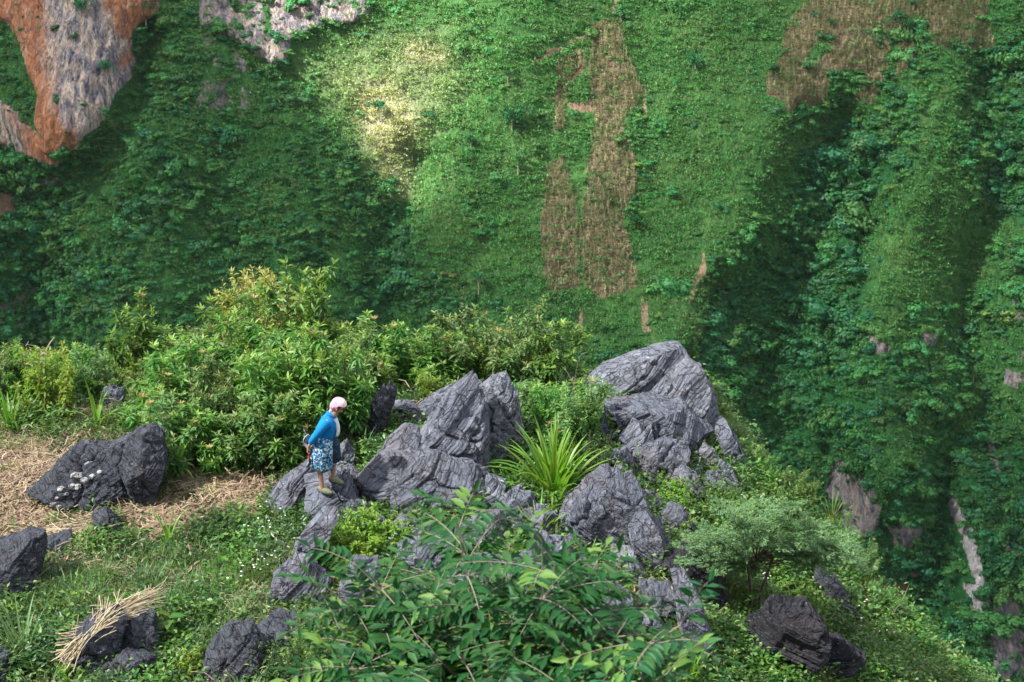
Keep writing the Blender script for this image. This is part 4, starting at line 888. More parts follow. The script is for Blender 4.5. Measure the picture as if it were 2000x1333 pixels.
for (px, py, h, kd, lab, w) in [
    (105, 828, 1.42, 'upright', 'bright green upright shrub, tallest left of the clearing', .75), (90, 800, 1.35, 'upright', 'bright green shrub standing just behind the tallest left one', .7), (60, 790, 1.1, 'lance', 'darker leafy shrub left of the bright upright one', .8),
    (140, 790, 1.05, 'lance', 'mid green shrub right of the bright upright one', .8), (10, 775, .95, 'grey', 'greyish shrub at the far left edge behind the tall grass', .8), (35, 765, 1.0, 'upright', 'thin light shrub near the left edge', .6),
    (175, 775, .8, 'grey', 'low shrub behind the lone maize plant', .9), (215, 745, .6, 'lance', 'low reddish-tipped shrub behind the small grey rock', .9), (250, 770, .95, 'upright', 'yellowish upright shrub left of the thicket', .55),
    (292, 795, .5, 'upright', 'small round bright bush at the edge of the clearing', 1.4), (-10, 790, 1.1, 'grey', 'shrub cut by the left edge of the photo', .9), (230, 775, .6, 'grey', 'low grey-green shrub near the small grey rock', .9),
    (855, 795, .62, 'bright', 'bright broad-leaved bush on top of the central rocks', .85),
    (1110, 880, 1.25, 'grey', 'large feathery-leaved shrub between the central and summit rocks', .8), (1075, 860, 1.15, 'lance', 'shrub at the left side of the large one between the rocks', .7), (1150, 870, 1.1, 'lance', 'shrub at the right side of the large one between the rocks', .75),
    (1120, 890, .8, 'grey', 'low front part shrub under the large one between the rocks', 1.0), (1165, 935, .75, 'dark', 'dark small-leaved shrub beside the long blades', .8), (1135, 925, .5, 'dark', 'lower dark shrub right behind the long blades', .9), (1040, 800, .5, 'lance', 'small shrub right of the blocky rock', .9),
    (655, 1085, .62, 'bright', 'bright yellow-green bush below the woman, left part', .85), (715, 1085, .66, 'bright', 'bright yellow-green bush below the woman, right part', .85), (765, 1085, .55, 'bright', 'yellow-green bush touching the top left of the near tree', .8), (690, 1115, .5, 'bright', 'lowest clump of the bright yellow-green bushes', .9),
    (372, 1320, .45, 'bright', 'small yellow-green shrub at the bottom between dark rocks', .8), (140, 1345, .4, 'bright', 'small bright seedling cluster at the bottom left', .6), (250, 1350, .3, 'bright', 'tiny bright plant at the bottom edge', .8),
    (735, 850, .45, 'fine', 'small grey-green shrub in front of the dark upright rock', .9), (790, 840, .35, 'fine', 'low reddish-green cushion shrub between the slabs', 1.2), (700, 840, .4, 'fine', 'small weed bush right behind the woman\'s front', .9),
    (570, 895, .75, 'lance', 'light green shrub at the woman\'s back', .8), (590, 930, .45, 'upright', 'yellow-green sapling by the woman\'s bag', 1.0), (500, 925, .6, 'dark', 'dark shrub at the front of the thicket', .9), (420, 925, .75, 'lance', 'leafy shrub at the front of the thicket above the straw', .8), (380, 915, .8, 'grey', 'shrub at the front of the thicket right of the tall rounded rock', .8),
    (545, 1330, .6, 'dark', 'small-leaved dark shrub right of the knobbly boulder', .9), (620, 1330, .75, 'fine', 'twiggy shrub at the bottom left of the near tree', .8), (600, 1270, .6, 'fine', 'twiggy green shrub above the bottom one', .9), (660, 1340, .6, 'dark', 'dark shrub under the near tree at the bottom', .9),
    (1130, 1180, .5, 'fine', 'green shrub between the stepped rocks and the near tree', .9), (1320, 1000, .5, 'bright', 'vine-like bright plant right of the cracked grey rocks', .8), (1335, 880, .45, 'bright', 'young bright plant beside the angular summit slab', .45), (1300, 950, .35, 'bright', 'small broad-leaved plant on the cracked grey rock', .8),
    (1560, 985, .6, 'fine', 'light green bush on the right ridge crest, upper part', .9), (1500, 945, .5, 'fine', 'light bush on the crest just below the narrow rock', .9), (1640, 1075, .65, 'fine', 'yellowish bush on the crest above the dark rock strip', .9), (1690, 1120, .6, 'grey', 'greyish bush standing out against the gorge', .9),
    (1720, 1200, .55, 'fine', 'bush on the ridge below the greyish one', .9), (1650, 1200, .5, 'dark', 'dark broad-leaved bush in the middle of the right slope', .9), (1640, 1250, .5, 'dark', 'dark bush above the smaller black rock', .8), (1480, 900, .35, 'grey', 'little bush against the gorge by the narrow crest rock', 1.),
    (1400, 1000, .55, 'fine', 'green bush under the pale slab on the right', 1.0), (1350, 1010, .6, 'fine', 'light green bush right of the squarish block', 1.0), (1330, 1060, .5, 'lance', 'leafy bush right of the long narrow slab', .8), (1880, 1325, .45, 'upright', 'small bright sapling against the gorge at the lower right', .6),
    (1760, 1290, .5, 'grey', 'low bush near the end of the right ridge', 1.0), (1560, 1200, .5, 'lance', 'green bush above the black folded rock', .9), (1420, 1330, .5, 'lance', 'green bush left of the black folded rock', .9)]:
    shrub(px, py, h, kd, lab, w=w)
# ------------------------------------------------------------------ blade clumps: each blade is its own leaf
_bl = {}
def blade_mesh(k, mat, W=.05):
    key = (k, mat, W)
    if key not in _bl:
        r = np.random.default_rng(k + 90); mb = MB()
        blade(mb, np.zeros(3), 0, 1.0, W, r.uniform(.02, .12), [.35, .8, 1.3, 1.9, 2.4][k % 5], r.uniform(0, .25), n=9)
        _bl[key] = mb.mesh('leaf', ML[mat])
    return _bl[key]
def clump(px, py, n, L, label, mat='bladel', W=.05, lean=(.1, .75), rad=.12, name='blade_clump', cat='grass clump', group='long-bladed grass clumps', dy=0):
    p = hit(px, py); p = p + np.array([0, dy, 0]); o = thing(name, label, cat, p - np.array([0, 0, .03]), group)
    st = MB(); tube(st, [(0, 0, -.05), (0, 0, .12 * L)], [rad * .5, rad * .3], 7); obj('base', st.mesh('base', ML[mat]), o)
    for i in range(n):
        az = i * 2.399 + rng.normal() * .2; u = (i + .5) / n; l = L * rng.uniform(.7, 1.1) * (1.05 - .3 * u)
        c = obj('leaf', blade_mesh(int(np.clip(u * 5 + rng.integers(-1, 2), 0, 4)), mat, W), o, (math.cos(az) * rad * u, math.sin(az) * rad * u, 0))
        c.rotation_euler = (rng.normal() * .1, lean[0] + (lean[1] - lean[0]) * u, az); c.rotation_euler = (Euler((0, lean[0] + (lean[1] - lean[0]) * u, 0)).to_matrix().to_4x4() ).to_euler()
        c.rotation_euler = (Matrix.Rotation(az, 4, 'Z') @ Matrix.Rotation(lean[0] + (lean[1] - lean[0]) * u, 4, 'Y')).to_euler()
        c.scale = (l, l * rng.uniform(.8, 1.2), l)
    return o
clump(1080, 970, 110, 1.12, 'big fountain of long bright green blades between the rocks', W=.06, rad=.26, lean=(.0, 1.0))
clump(1050, 1065, 26, .85, 'smaller clump of long blades in front of the big fountain', W=.055, rad=.1)
clump(1145, 1120, 16, .6, 'blade clump arching beside the stepped rocks', W=.05, rad=.1)
clump(845, 1010, 12, .5, 'sparse dark-green blades growing under the central slab', W=.04)
clump(1185, 965, 16, .55, 'thin yellowing blades right of the big fountain', 'grass', W=.03)
clump(708, 900, 34, .55, 'arching pale grass tuft just right of the pointed rock', 'bluegrass', W=.025, lean=(.2, 1.0))
clump(345, 940, 13, .95, 'tall green maize plant in front of the thicket', W=.075, lean=(.03, .35), rad=.04, name='maize_plant', cat='maize plant', group='young maize plants')
clump(190, 840, 9, .85, 'lone young maize plant in the yellowish grass', W=.06, lean=(.03, .35), rad=.03, name='maize_plant', cat='maize plant', group='young maize plants')
clump(20, 845, 14, .9, 'tall broad grass at the left edge beside the bright shrub', W=.06, lean=(.05, .5), rad=.08)
clump(38, 850, 12, .75, 'drooping pale grass right of the tall one at the left edge', 'bluegrass', W=.035, lean=(.2, .9))
clump(402, 940, 9, .5, 'short broad blades among the weeds right of the tall maize', W=.06, lean=(.03, .4))
clump(432, 935, 9, .55, 'blades second from the tall maize towards the woman', W=.055, lean=(.03, .4))
clump(330, 1075, 5, .75, 'single thin green stalk rising from the straw', W=.05, lean=(.0, .1), rad=.02, name='maize_plant', cat='maize plant', group='young maize plants')
clump(45, 1290, 44, .85, 'large bluish tuft of long grass at the lower left', 'bluegrass', W=.035, lean=(.1, .8), rad=.15)
clump(5, 1320, 30, .6, 'bluish grass tuft in the lower left corner', 'bluegrass', W=.03, lean=(.2, 1.0), rad=.12)
clump(205, 1050, 24, .38, 'thin grass tuft on the dark hump rock', 'bluegrass', W=.025, lean=(.2, 1.0))
clump(590, 1010, 30, .42, 'fresh thin grass growing at the woman\'s feet', 'grass', W=.03, lean=(.1, .8), rad=.15)
clump(300, 1150, 34, .42, 'low spreading tuft in the middle of the grassy ground', 'bluegrass', W=.028, lean=(.3, 1.1), rad=.18)
clump(395, 1110, 34, .42, 'spreading tuft right of the middle one', 'bluegrass', W=.028, lean=(.3, 1.1), rad=.18)
clump(340, 1090, 28, .35, 'small tuft below the strip of straw', 'bluegrass', W=.025, lean=(.3, 1.1), rad=.15)
clump(1345, 1345, 22, .75, 'bright blades at the bottom edge left of the black folded rock', W=.06, rad=.12)
clump(1300, 1355, 14, .65, 'bright blades at the bottom edge under the near tree', W=.06, rad=.1)
clump(1575, 1215, 50, .6, 'thick tuft of arching grass under the feathery tree', 'grass', W=.022, lean=(.3, 1.0), rad=.2)
clump(1215, 830, 30, .42, 'yellowing tuft growing in the cleft beside the summit rock', 'grass', W=.02, lean=(.1, .7), rad=.15)
clump(740, 990, 12, .38, 'reddish-green blades between the peaked rock and the woman', 'grass', W=.03, lean=(.1, .7))
clump(1820, 1333, 40, .5, 'grass tuft at the lower end of the ridge', 'grass', W=.025, lean=(.2, 1.0), rad=.2)
clump(1755, 1320, 34, .45, 'second grass tuft at the lower end of the ridge', 'grass', W=.025, lean=(.2, 1.0), rad=.2)
clump(1625, 1010, 26, .55, 'thin grass standing up from the crest against the gorge', 'grass', W=.018, lean=(.05, .6), rad=.15)
# ------------------------------------------------------------------ broad-leaved herb by the straw bundle: leaves are parts
mbb = MB(); put_leaves(mbb, np.zeros((1, 3)), np.array([[1., 0, 0]]), 1.0, .55, .1, roll=0, simple=False); bigleaf = mbb.mesh('leaf', ML['bladel' if 0 else 'weed'])
mbb = MB(); put_leaves(mbb, np.zeros((1, 3)), np.array([[1., 0, 0]]), 1.0, .5, .8, roll=0, simple=False); biglight = mbb.mesh('leaf', ML['bright'])
def herb(px, py, h, L, n, label, mesh):
    p = hit(px, py); o = thing('broad_leaved_herb', label, 'herb', p - np.array([0, 0, .03]), 'broad-leaved herbs'); s = MB()
    tube(s, [(0, 0, 0), (.02, 0, h * .5), (0, .01, h)], [.008, .007, .004], 5); obj('stem', s.mesh('stem', ML['weed']), o)
    for i in range(n):
        c = obj('leaf', mesh, o, (0, 0, h * (.35 + .65 * i / n))); l = L * rng.uniform(.75, 1.1)
        c.scale = (l, l, l); c.rotation_euler = (Matrix.Rotation(i * 2.0 + rng.normal() * .3, 4, 'Z') @ Matrix.Rotation(rng.uniform(-.1, .4), 4, 'Y')).to_euler()
herb(332, 1260, .42, .26, 11, 'herb with large pale green leaves right of the straw bundle', bigleaf)
herb(312, 1235, .35, .24, 7, 'yellow-green herb touching the end of the straw bundle', biglight)
herb(400, 1210, .3, .22, 7, 'herb with big leaves in the middle of the grassy ground', bigleaf)
herb(345, 1320, .2, .2, 6, 'low herb with hanging leaves beside the dark rock', bigleaf)
for (px, py, lab) in [(1660, 1165, 'broad-leaved plant on the right ridge, uppermost'), (1672, 1215, 'broad-leaved plant on the right ridge, middle'), (1640, 1260, 'broad-leaved plant just above the smaller black rock'), (1690, 1270, 'broad-leaved plant right of the smaller black rock'), (1760, 1333, 'broad-leaved plant near the bottom end of the ridge')]:
    herb(px, py, .3, .2, 9, lab, bigleaf)
herb(1345, 1080, .35, .2, 10, 'bright trailing plant right of the long narrow slab', biglight)
herb(1285, 1000, .3, .17, 8, 'yellow-green leafy plant at the right of the squarish block', biglight)
herb(1325, 905, .45, .16, 12, 'bright young plant in front of the angular summit slab', biglight)

# ------------------------------------------------------------------ ground cover patterns
def tuft_proto(seed, n, L, W, mat, rad=.12, lean=(.1, 1.0)):
    r = np.random.default_rng(seed); mb = MB()
    for i in range(n):
        az = r.uniform(0, 6.28); u = r.random(); q_ = rad * math.sqrt(r.random())
        blade(mb, np.array([math.cos(az) * q_, math.sin(az) * q_, 0]), az + r.normal() * .5, L * r.uniform(.5, 1.1), W, lean[0] + (lean[1] - lean[0]) * u, r.uniform(.2, 1.4), r.random() ** 3, n=5)
    return proto('tuft_pattern', mb.mesh('tuft_pattern', ML[mat]))
def weed_proto(seed, n, L, W, h, mat, rad=.13):
    r = np.random.default_rng(seed); mb = MB()
    p = r.normal(size=(n, 3)) * np.array([rad, rad, 0]); p[:, 2] = r.random(n) ** .8 * h
    az = r.uniform(0, 6.28, n); d = np.stack([np.cos(az), np.sin(az), r.normal(size=n) * .35 + .1], -1)
    put_leaves(mb, p, d, L * r.uniform(.6, 1.3, n), W * r.uniform(.7, 1.2, n), r.random(n) ** 4 * .8, roll=.4)
    return proto('weed_pattern', mb.mesh('weed_pattern', ML[mat]))
def straw_proto(seed, n=70, rad=.22, mat='straw'):
    r = np.random.default_rng(seed); mb = MB()
    for i in range(n):
        a = r.uniform(0, 3.14); l = r.uniform(.08, .34); c = r.normal(size=3) * np.array([rad, rad, 0]); z = r.uniform(.0, .05); w = r.uniform(.003, .009)
        d = np.array([math.cos(a), math.sin(a), r.normal() * .08]) * l / 2; s = np.array([-math.sin(a), math.cos(a), 0]) * w
        k = r.normal() * .04 * np.array([-math.sin(a), math.cos(a), .5])
        c[2] = z; v = np.array([c - d - s, c - d + s, c + k + s, c + k - s, c + d + s, c + d - s]); v[:, 2] += np.array([0, 0, .015, .015, 0, 0])
        mb.add(v, np.array([[0, 3, 2, 1], [3, 5, 4, 2]]), r.random())
    return proto('straw_pattern', mb.mesh('straw_pattern', ML[mat]))
PG = [tuft_proto(s, 34, .22, .011, 'grass') for s in (1, 2, 3)] + [tuft_proto(s, 26, .34, .014, 'bluegrass') for s in (4, 5)]
PW = [weed_proto(s, 110, .05, .026, .14, 'weed') for s in (1, 2, 3)] + [weed_proto(s, 80, .075, .034, .2, 'weed') for s in (4, 5)] + [weed_proto(6, 130, .035, .02, .12, 'bright'), weed_proto(7, 120, .045, .024, .16, 'dark')]
PW += [weed_proto(s, 120, .085, .04, .3, m_, .16) for s, m_ in ((11, 'weed'), (12, 'lance'), (13, 'dark'), (14, 'lance2'))]
PS = [straw_proto(s) for s in (1, 2, 3)]
def fl_proto():
    r = np.random.default_rng(5); mb = MB()
    for i in range(7):
        c = np.array([r.normal() * .1, r.normal() * .1, r.uniform(.14, .3)]); k = 5; az = np.arange(k) * 6.283 / k
        put_leaves(mb, np.repeat(c[None], k, 0), np.stack([np.cos(az), np.sin(az), np.full(k, .2)], -1), .015, .012, 0, roll=.05)
    return proto('flower_pattern', mb.mesh('flower_pattern', ML['flower']))
PF = [fl_proto()]
n = 60000; x = rng.uniform(-8.5, 9, n); y = rng.uniform(17.5, 31.5, n)
inside = inpoly(x, y, EDGE) | (segdist(x, y, EDGE, True) < 1.6); x, y = x[inside], y[inside]
z = land(x, y); px, py = proj(x, y, z); stw, soi, lwn = fgmask(px, py)
nz1 = n2(x, y, .9, 71); u = rng.random(len(x))
right = sstep(1280, 1380, px + n2(x, y, 1, 72) * 60)
sel = u < (.05 + .6 * np.clip(nz1 + .25, 0, 1)) * (1 - .9 * stw) * (1 - .8 * soi) * (1 - .45 * lwn) * (1 + .4 * right)
k = sel.sum(); wv = np.where(right[sel] > rng.random(k) * 1.4, rng.choice([0, 1, 2, 3, 4, 5, 5, 7, 8, 10], k), rng.choice([0, 1, 2, 3, 4, 6, 7, 9, 9, 10], k))
sc_ = rng.uniform(.5, 1.15, k) * (1 - .35 * stw[sel])
scatter('weeds_ground_cover', np.stack([x, y, z - .02], -1)[sel], sc_, np.stack([rng.normal(size=k) * .2, rng.normal(size=k) * .2, rng.uniform(0, 6.3, k)], -1), wv, PW)
print('weeds', k)
u = rng.random(len(x)); sel = u < (.10 + .4 * np.clip(.3 - nz1, 0, 1) + .5 * lwn + .25 * right) * (1 - .88 * stw) * (1 - .6 * soi)
k = sel.sum(); big = (px[sel] < 620) & (py[sel] > 1000) | (rng.random(k) < .2)
wv = np.where(big & (rng.random(k) < .7), rng.integers(3, 5, k), rng.integers(0, 3, k))
scatter('grass_ground_cover', np.stack([x, y, z - .02], -1)[sel], rng.uniform(.5, 1.15, k) * (1 - .25 * lwn[sel]), np.stack([rng.normal(size=k) * .2, rng.normal(size=k) * .2, rng.uniform(0, 6.3, k)], -1), wv, PG,
        np.clip(lwn[sel] * .55 + right[sel] * .3 * rng.random(k) + stw[sel] * .7, 0, .9))
u = rng.random(len(x)); sel = u < (.17 * stw + .09 * soi + .02 + .05 * lwn) * sstep(1330, 1230, px) * sstep(.2, -.2, np.where(inpoly(x, y, EDGE), -1., 1.))
k = sel.sum()
scatter('straw_litter', np.stack([x, y, z + .005], -1)[sel], rng.uniform(.6, 1.2, k), np.stack([rng.normal(size=k) * .1, rng.normal(size=k) * .1, rng.uniform(0, 6.3, k)], -1), rng.integers(0, 3, k), PS)
fm = soft(px, py, [(430, 1020), (600, 1010), (570, 1180), (440, 1150)], 25) + .35 * soft(px, py, [(1450, 1000), (1700, 1150), (1850, 1333), (1500, 1333)], 40)
sel = rng.random(len(x)) < .012 * fm; k = sel.sum()
scatter('white_wildflowers', np.stack([x, y, z], -1)[sel], rng.uniform(.8, 1.2, k), np.stack([x[sel] * 0, x[sel] * 0, rng.uniform(0, 6.3, k)], -1), np.zeros(k), PF)

# ------------------------------------------------------------------ straw bundle and straw heap
def straw_stalk(seed):
    r = np.random.default_rng(seed); mb = MB(); n = 7; tt = np.linspace(-.5, .5, n)
    pts = np.stack([tt, r.normal() * .08 * (tt ** 2) * 4, -.28 * (tt ** 2) * r.uniform(.6, 1.3) + r.normal(size=n) * .006], -1)
    tube(mb, pts, np.linspace(.0052, .003, n), 4, r.random()); return mb.mesh('stalk', ML['palestraw'])
SS = [straw_stalk(s) for s in range(6)]
def bundle(p0, p1, lift, n, width, label, L=.8):
    a = at(*p0); b = at(*p1); c = (a + b) / 2; o = thing('straw_bundle', label, 'straw bundle', c - np.array([0, 0, .1]), 'cut straw laid on the rocks')
    d = b - a; ln = np.linalg.norm(d); az = math.atan2(d[1], d[0]); el = math.asin(d[2] / ln)
    for i in range(n):
        u = rng.uniform(-.36, .36); q_ = d * u + np.array([rng.normal() * .03, rng.normal() * width, rng.uniform(0, lift) + .1])
        c_ = obj('stalk', SS[i % 6], o, tuple(q_)); l = L * rng.uniform(.6, 1.15)
        c_.rotation_euler = (Matrix.Rotation(az + rng.normal() * .14, 4, 'Z') @ Matrix.Rotation(-el - rng.normal() * .1 - u * -.5, 4, 'Y') @ Matrix.Rotation(rng.normal() * .5, 4, 'X')).to_euler(); c_.scale = (l, 1.4, l)
g1 = hit(180, 1300); g2_ = hit(275, 1225)
bundle((150, 1262, g1[1] - .25), (295, 1168, g2_[1] - .2), .12, 170, .09, 'thick bundle of pale cut straw draped over the dark rock', 1.0)
bundle((112, 1330, g1[1] - .45), (205, 1205, g1[1] - .1), .06, 130, .07, 'thinner straw strands trailing down the left of the dark rock', .8)
g3_ = hit(110, 1050); bundle((62, 1055, g3_[1] + .1), (180, 1022, g3_[1] + .25), .1, 120, .16, 'heap of dry straw lying below the long dark boulder', .6)
g3_ = hit(20, 1170); bundle((-20, 1195, g3_[1]), (60, 1145, g3_[1] + .1), .05, 26, .05, 'few straw stalks beside the dark rock at the left edge', .8)

# ------------------------------------------------------------------ near tree (out of focus, bottom centre)
leafm = []
for tnt in (0.0, .15, .75):
    mb = MB(); put_leaves(mb, np.zeros((1, 3)), np.array([[1., 0, 0]]), 1.0, .36, tnt, roll=0, simple=False); leafm.append(mb.mesh('leaf', ML['near']))
base = np.array([.35, 7.3, 0.]); base[2] = float(land(np.array([.35]), np.array([7.3]))[0])
tree = thing('near_tree', 'dark green tree with feather-like compound leaves, out of focus at the bottom centre', 'tree', base - np.array([0, 0, .1]))
br = MB(); LP, LD, LL, LT_ = [], [], [], []
fork = at(1010, 1480, 7.6) 
tube(br, [np.zeros(3), (fork - base) * .5 + np.array([.08, 0, 0]), fork - base], [.06, .045, .03], 8)
obj('trunk', br.mesh('trunk', m_bark), tree, (0, 0, .1))
tw = MB(); stems = MB()
# branch ends given as points in space spread over the crown
ends = []
crown = [(640, 1130, 7.6), (690, 1075, 7.6), (660, 1200, 7.4), (760, 1120, 7.8), (820, 1060, 8.0), (890, 985, 7.2), (905, 1010, 7.6), (850, 1160, 7.6), (740, 1250, 7.2), (800, 1300, 7.0), (700, 1320, 6.9), (930, 1080, 7.8),
         (960, 1150, 7.7), (1000, 1200, 7.2), (1060, 1040, 6.9), (1080, 1080, 7.2), (1040, 1130, 7.6), (1120, 1140, 7.4), (1100, 1230, 7.0), (1180, 1200, 7.2), (1240, 1180, 6.9), (1290, 1230, 6.7), (1310, 1290, 6.5), (1200, 1290, 6.7),
         (900, 1250, 7.1), (960, 1310, 6.8), (860, 1333, 6.7), (1060, 1333, 6.6), (1140, 1320, 6.6), (1250, 1333, 6.5), (780, 1180, 7.6), (1010, 1280, 6.9), (720, 1180, 7.6), (930, 1190, 7.5), (1150, 1090, 7.6), (880, 1100, 7.9),
         (640, 1250, 7.2), (1330, 1200, 6.6), (1090, 1180, 7.3), (830, 1240, 7.2), (990, 1050, 7.8), (1210, 1130, 7.3)]
for (px, py, Yc) in crown:
    e = at(px + rng.uniform(-10, 10), py + 22 + rng.uniform(-8, 8), Yc) ; s = fork
    m = (s + e) / 2 + np.array([0, .1, -.06]) + rng.normal(size=3) * .05
    tt = np.linspace(0, 1, 9)[:, None]; path = s * (1 - tt) ** 2 + 2 * m * tt * (1 - tt) + e * tt ** 2
    tube(tw, path - base, np.linspace(.010, .0025, 9), 5)
    ax = norm(path[-1] - path[-3])
    for j in range(12):
        u = rng.uniform(.66, 1); q_ = path[int(u * 8)]; a = rng.uniform(0, 6.283)
        if j == 0: q_ = path[-1]
        dr = norm(ax * (1.0 if j == 0 else .35) + np.array([math.cos(a) * 1.0, math.sin(a) * .8, rng.uniform(-.35, .22)]) * (.6 if j == 0 else 1))
        ln = rng.uniform(.22, .36); npair = rng.integers(5, 8)
        side = norm(np.cross(dr, np.array([rng.normal() * .25, rng.normal() * .25, 1.0])))
        rp = [q_ + dr * ln * v + np.array([0, 0, -.12 * ln * v * v * 2]) for v in np.linspace(0, 1, 6)]
        tube(tw, np.array(rp) - base, np.linspace(.0028, .0012, 6), 3)
        pale = 1 if rng.random() < .2 else 0
        for kq in range(npair + 1):
            v = (kq + 1) / (npair + 1); pos_ = q_ + dr * ln * v + np.array([0, 0, -.24 * ln * v * v])
            for sd in ((-1, 1) if kq < npair else (0,)):
                LP.append(pos_); LD.append(norm(dr * (.55 if sd else 1) + side * sd + np.array([0, 0, rng.uniform(-.45, .05)]))); LL.append(.09 * rng.uniform(.75, 1.15)); LT_.append(2 if pale and rng.random() < .8 else int(rng.random() < .4))
obj('branches', tw.mesh('branches', NTm := m_palebark), tree, (0, 0, .1))
LP, LD, LL, LT_ = np.array(LP), np.array(LD), np.array(LL), np.array(LT_)
order = np.argsort(np.linalg.norm(LP, axis=1)); front = set(order[:300].tolist())
d_, s_, n_ = frames(LD, .35)
for i in list(front):
    c = obj('leaf', leafm[LT_[i]], tree); Mx = Matrix(((d_[i][0], s_[i][0], n_[i][0], 0), (d_[i][1], s_[i][1], n_[i][1], 0), (d_[i][2], s_[i][2], n_[i][2], 0), (0, 0, 0, 1)))
    c.matrix_local = Matrix.Translation(Vector(LP[i] - base + np.array([0, 0, .1]))) @ Mx @ Matrix.Scale(LL[i], 4)
rest = order[300:]; mb = MB(); put_leaves(mb, LP[rest] - base, LD[rest], LL[rest], LL[rest] * .36, np.array([0, .15, .75])[LT_[rest]], roll=.35, simple=False)
obj('foliage', mb.mesh('foliage', ML['near']), tree, (0, 0, .1), kind='stuff'); print('near leaves', len(LP))

# ------------------------------------------------------------------ feathery tree on the right slope
fb = hit(1472, 1205); ft = thing('feathery_tree', 'small tree with fine grey-green feathery foliage and dark trunk on the right slope', 'tree', fb - np.array([0, 0, .05]))
tr = MB(); k0 = h_for(fb, 1085)
top = np.array([0, 0, max(.55, k0)])
for a_, rr_ in ((0, .03), (2.2, .022), (4.1, .018)):
    tube(tr, [np.array([math.cos(a_) * .04, math.sin(a_) * .04, -.1]), top * .5 + np.array([math.cos(a_) * .09, math.sin(a_) * .05, 0]), top + np.array([math.cos(a_) * .22, math.sin(a_) * .2, .05])], [rr_, rr_ * .8, rr_ * .5], 6)
obj('trunk', tr.mesh('trunk', m_bark), ft)
tw = MB(); fo = MB()
for i in range(54):
    px = rng.uniform(1335, 1690); lo = np.interp(px, [1335, 1400, 1500, 1600, 1690], [1120, 1120, 1085, 1090, 1105]); hi = np.interp(px, [1335, 1400, 1480, 1550, 1620, 1690], [1080, 985, 955, 975, 1030, 1090])
    e = at(px, rng.uniform(hi, lo), fb[1] + rng.uniform(-.75, .55)) - fb
    s0 = top * rng.uniform(.8, 1.1); m = (s0 + e) / 2 + np.array([0, 0, .06]); tt = np.linspace(0, 1, 7)[:, None]
    path = s0 * (1 - tt) ** 2 + 2 * m * tt * (1 - tt) + e * tt ** 2; tube(tw, path, np.linspace(.008, .002, 7), 4); ax = norm(path[-1] - path[-3])
    for j in range(7):
        q_ = path[-1] if j == 0 else path[rng.integers(3, 7)]; a = rng.uniform(0, 6.28)
        dr = norm(ax * .5 + np.array([math.cos(a), math.sin(a), rng.uniform(-.2, .3)])); ln = rng.uniform(.18, .32); side = norm(np.cross(dr, np.array([0, 0, 1.]) + rng.normal(size=3) * .2)); npr = 8
        for kq in range(npr):
            v = (kq + 1) / npr; o_ = q_ + dr * ln * v - np.array([0, 0, .12 * ln * v * v])
            for sd in (-1, 1):                       # each pinna is a row of tiny leaflets
                pd = norm(side * sd + dr * .45); pl = ln * .34 * math.sin(min(1, v * .8 + .25) * math.pi * .9 + .15)
                o_ = o_ + rng.normal(size=3) * .012; u_ = np.linspace(.1, 1, 6); pp = o_ + pd * (u_ * max(pl, .02))[:, None]
                put_leaves(fo, np.repeat(pp, 1, 0), np.repeat(norm(pd + dr)[None], 6, 0) + rng.normal(size=(6, 3)) * .25, .036, .012, rng.random() ** 2 * .8, roll=.8)
                put_leaves(fo, np.repeat(pp, 1, 0), np.repeat(norm(pd - dr * .8)[None], 6, 0) + rng.normal(size=(6, 3)) * .25, .034, .012, .1, roll=.8)
obj('branches', tw.mesh('branches', m_bark), ft); obj('foliage', fo.mesh('foliage', ML['feather']), ft, kind='stuff'); print('feather tris', sum(len(a) for a in fo.f3))
# dry twigs sticking out against the gorge
def twig(px, py, pts, label):
    p = hit(px, py); mb = MB()
    for path in pts: tube(mb, [np.array([a * .01, rng.normal() * .02, b * .01]) for a, b in path], np.linspace(.006, .002, len(path)), 4)
    thing('bare_twig', label, 'twig', p, 'bare twigs', data=mb.mesh('bare_twig', m_palebark))
twig(1115, 800, [[(0, 0), (4, 40), (10, 80)], [(4, 40), (-6, 62), (-14, 70)], [(10, 80), (16, 90), (24, 94)]], 'thin bare twig curling above the large shrub between the rocks')
twig(1735, 1225, [[(0, 0), (8, 25), (20, 48)], [(8, 25), (-2, 40)], [(20, 48), (24, 70)]], 'leafless twig against the gorge on the right ridge')
twig(1247, 712, [[(0, 0), (1, 15), (0, 34)]], 'single dry grass stem standing on the summit rock')

# ================================================================== THE WOMAN
W0 = rock_hit(636, 960); W1 = rock_hit(662, 942); print('feet', W0, W1)
wroot = thing('person', 'woman in blue cardigan, pink headscarf and patterned skirt stepping over rocks, hands behind her', 'person', W0 + np.array([.01, .03, .015]), rz=R(-10), sc=.92); wroot.rotation_euler = (0, R(4), R(-10))
def flatmat(name, col, rough=.8, nz=None, spec=.2, bs=60):
    t = NT(name); c = col
    if nz is not None: c = t.mix(t.ramp(t.noise(nz[0], 3, t.objc()), [(.4, (0, 0, 0)), (.6, (1, 1, 1))]), col, nz[1])
    return t.out(t.bsdf(c, rough, spec, t.bump(t.noise(bs, 3, t.objc()), .3, .004)))
m_skin = flatmat('skin', (.36, .20, .125), .55, (18, (.30, .155, .10)), .35)
m_blue = flatmat('blue_knit', (.008, .16, .42), .9, (9, (.012, .20, .50)), .1, 240)
m_white = flatmat('white_cotton', (.62, .66, .72), .8)
m_shoe = flatmat('green_canvas', (.19, .20, .11), .8, (30, (.13, .15, .08)))
m_lip = flatmat('lip', (.24, .10, .08), .5)
m_hair = flatmat('grey_black_hair', (.03, .028, .028), .5)
m_bag = flatmat('dark_bag', (.008, .012, .03), .7, (12, (.008, .04, .08)))
m_red = flatmat('red_handle', (.5, .02, .03), .5); m_black = flatmat('black_blade', (.02, .02, .022), .4, spec=.5)
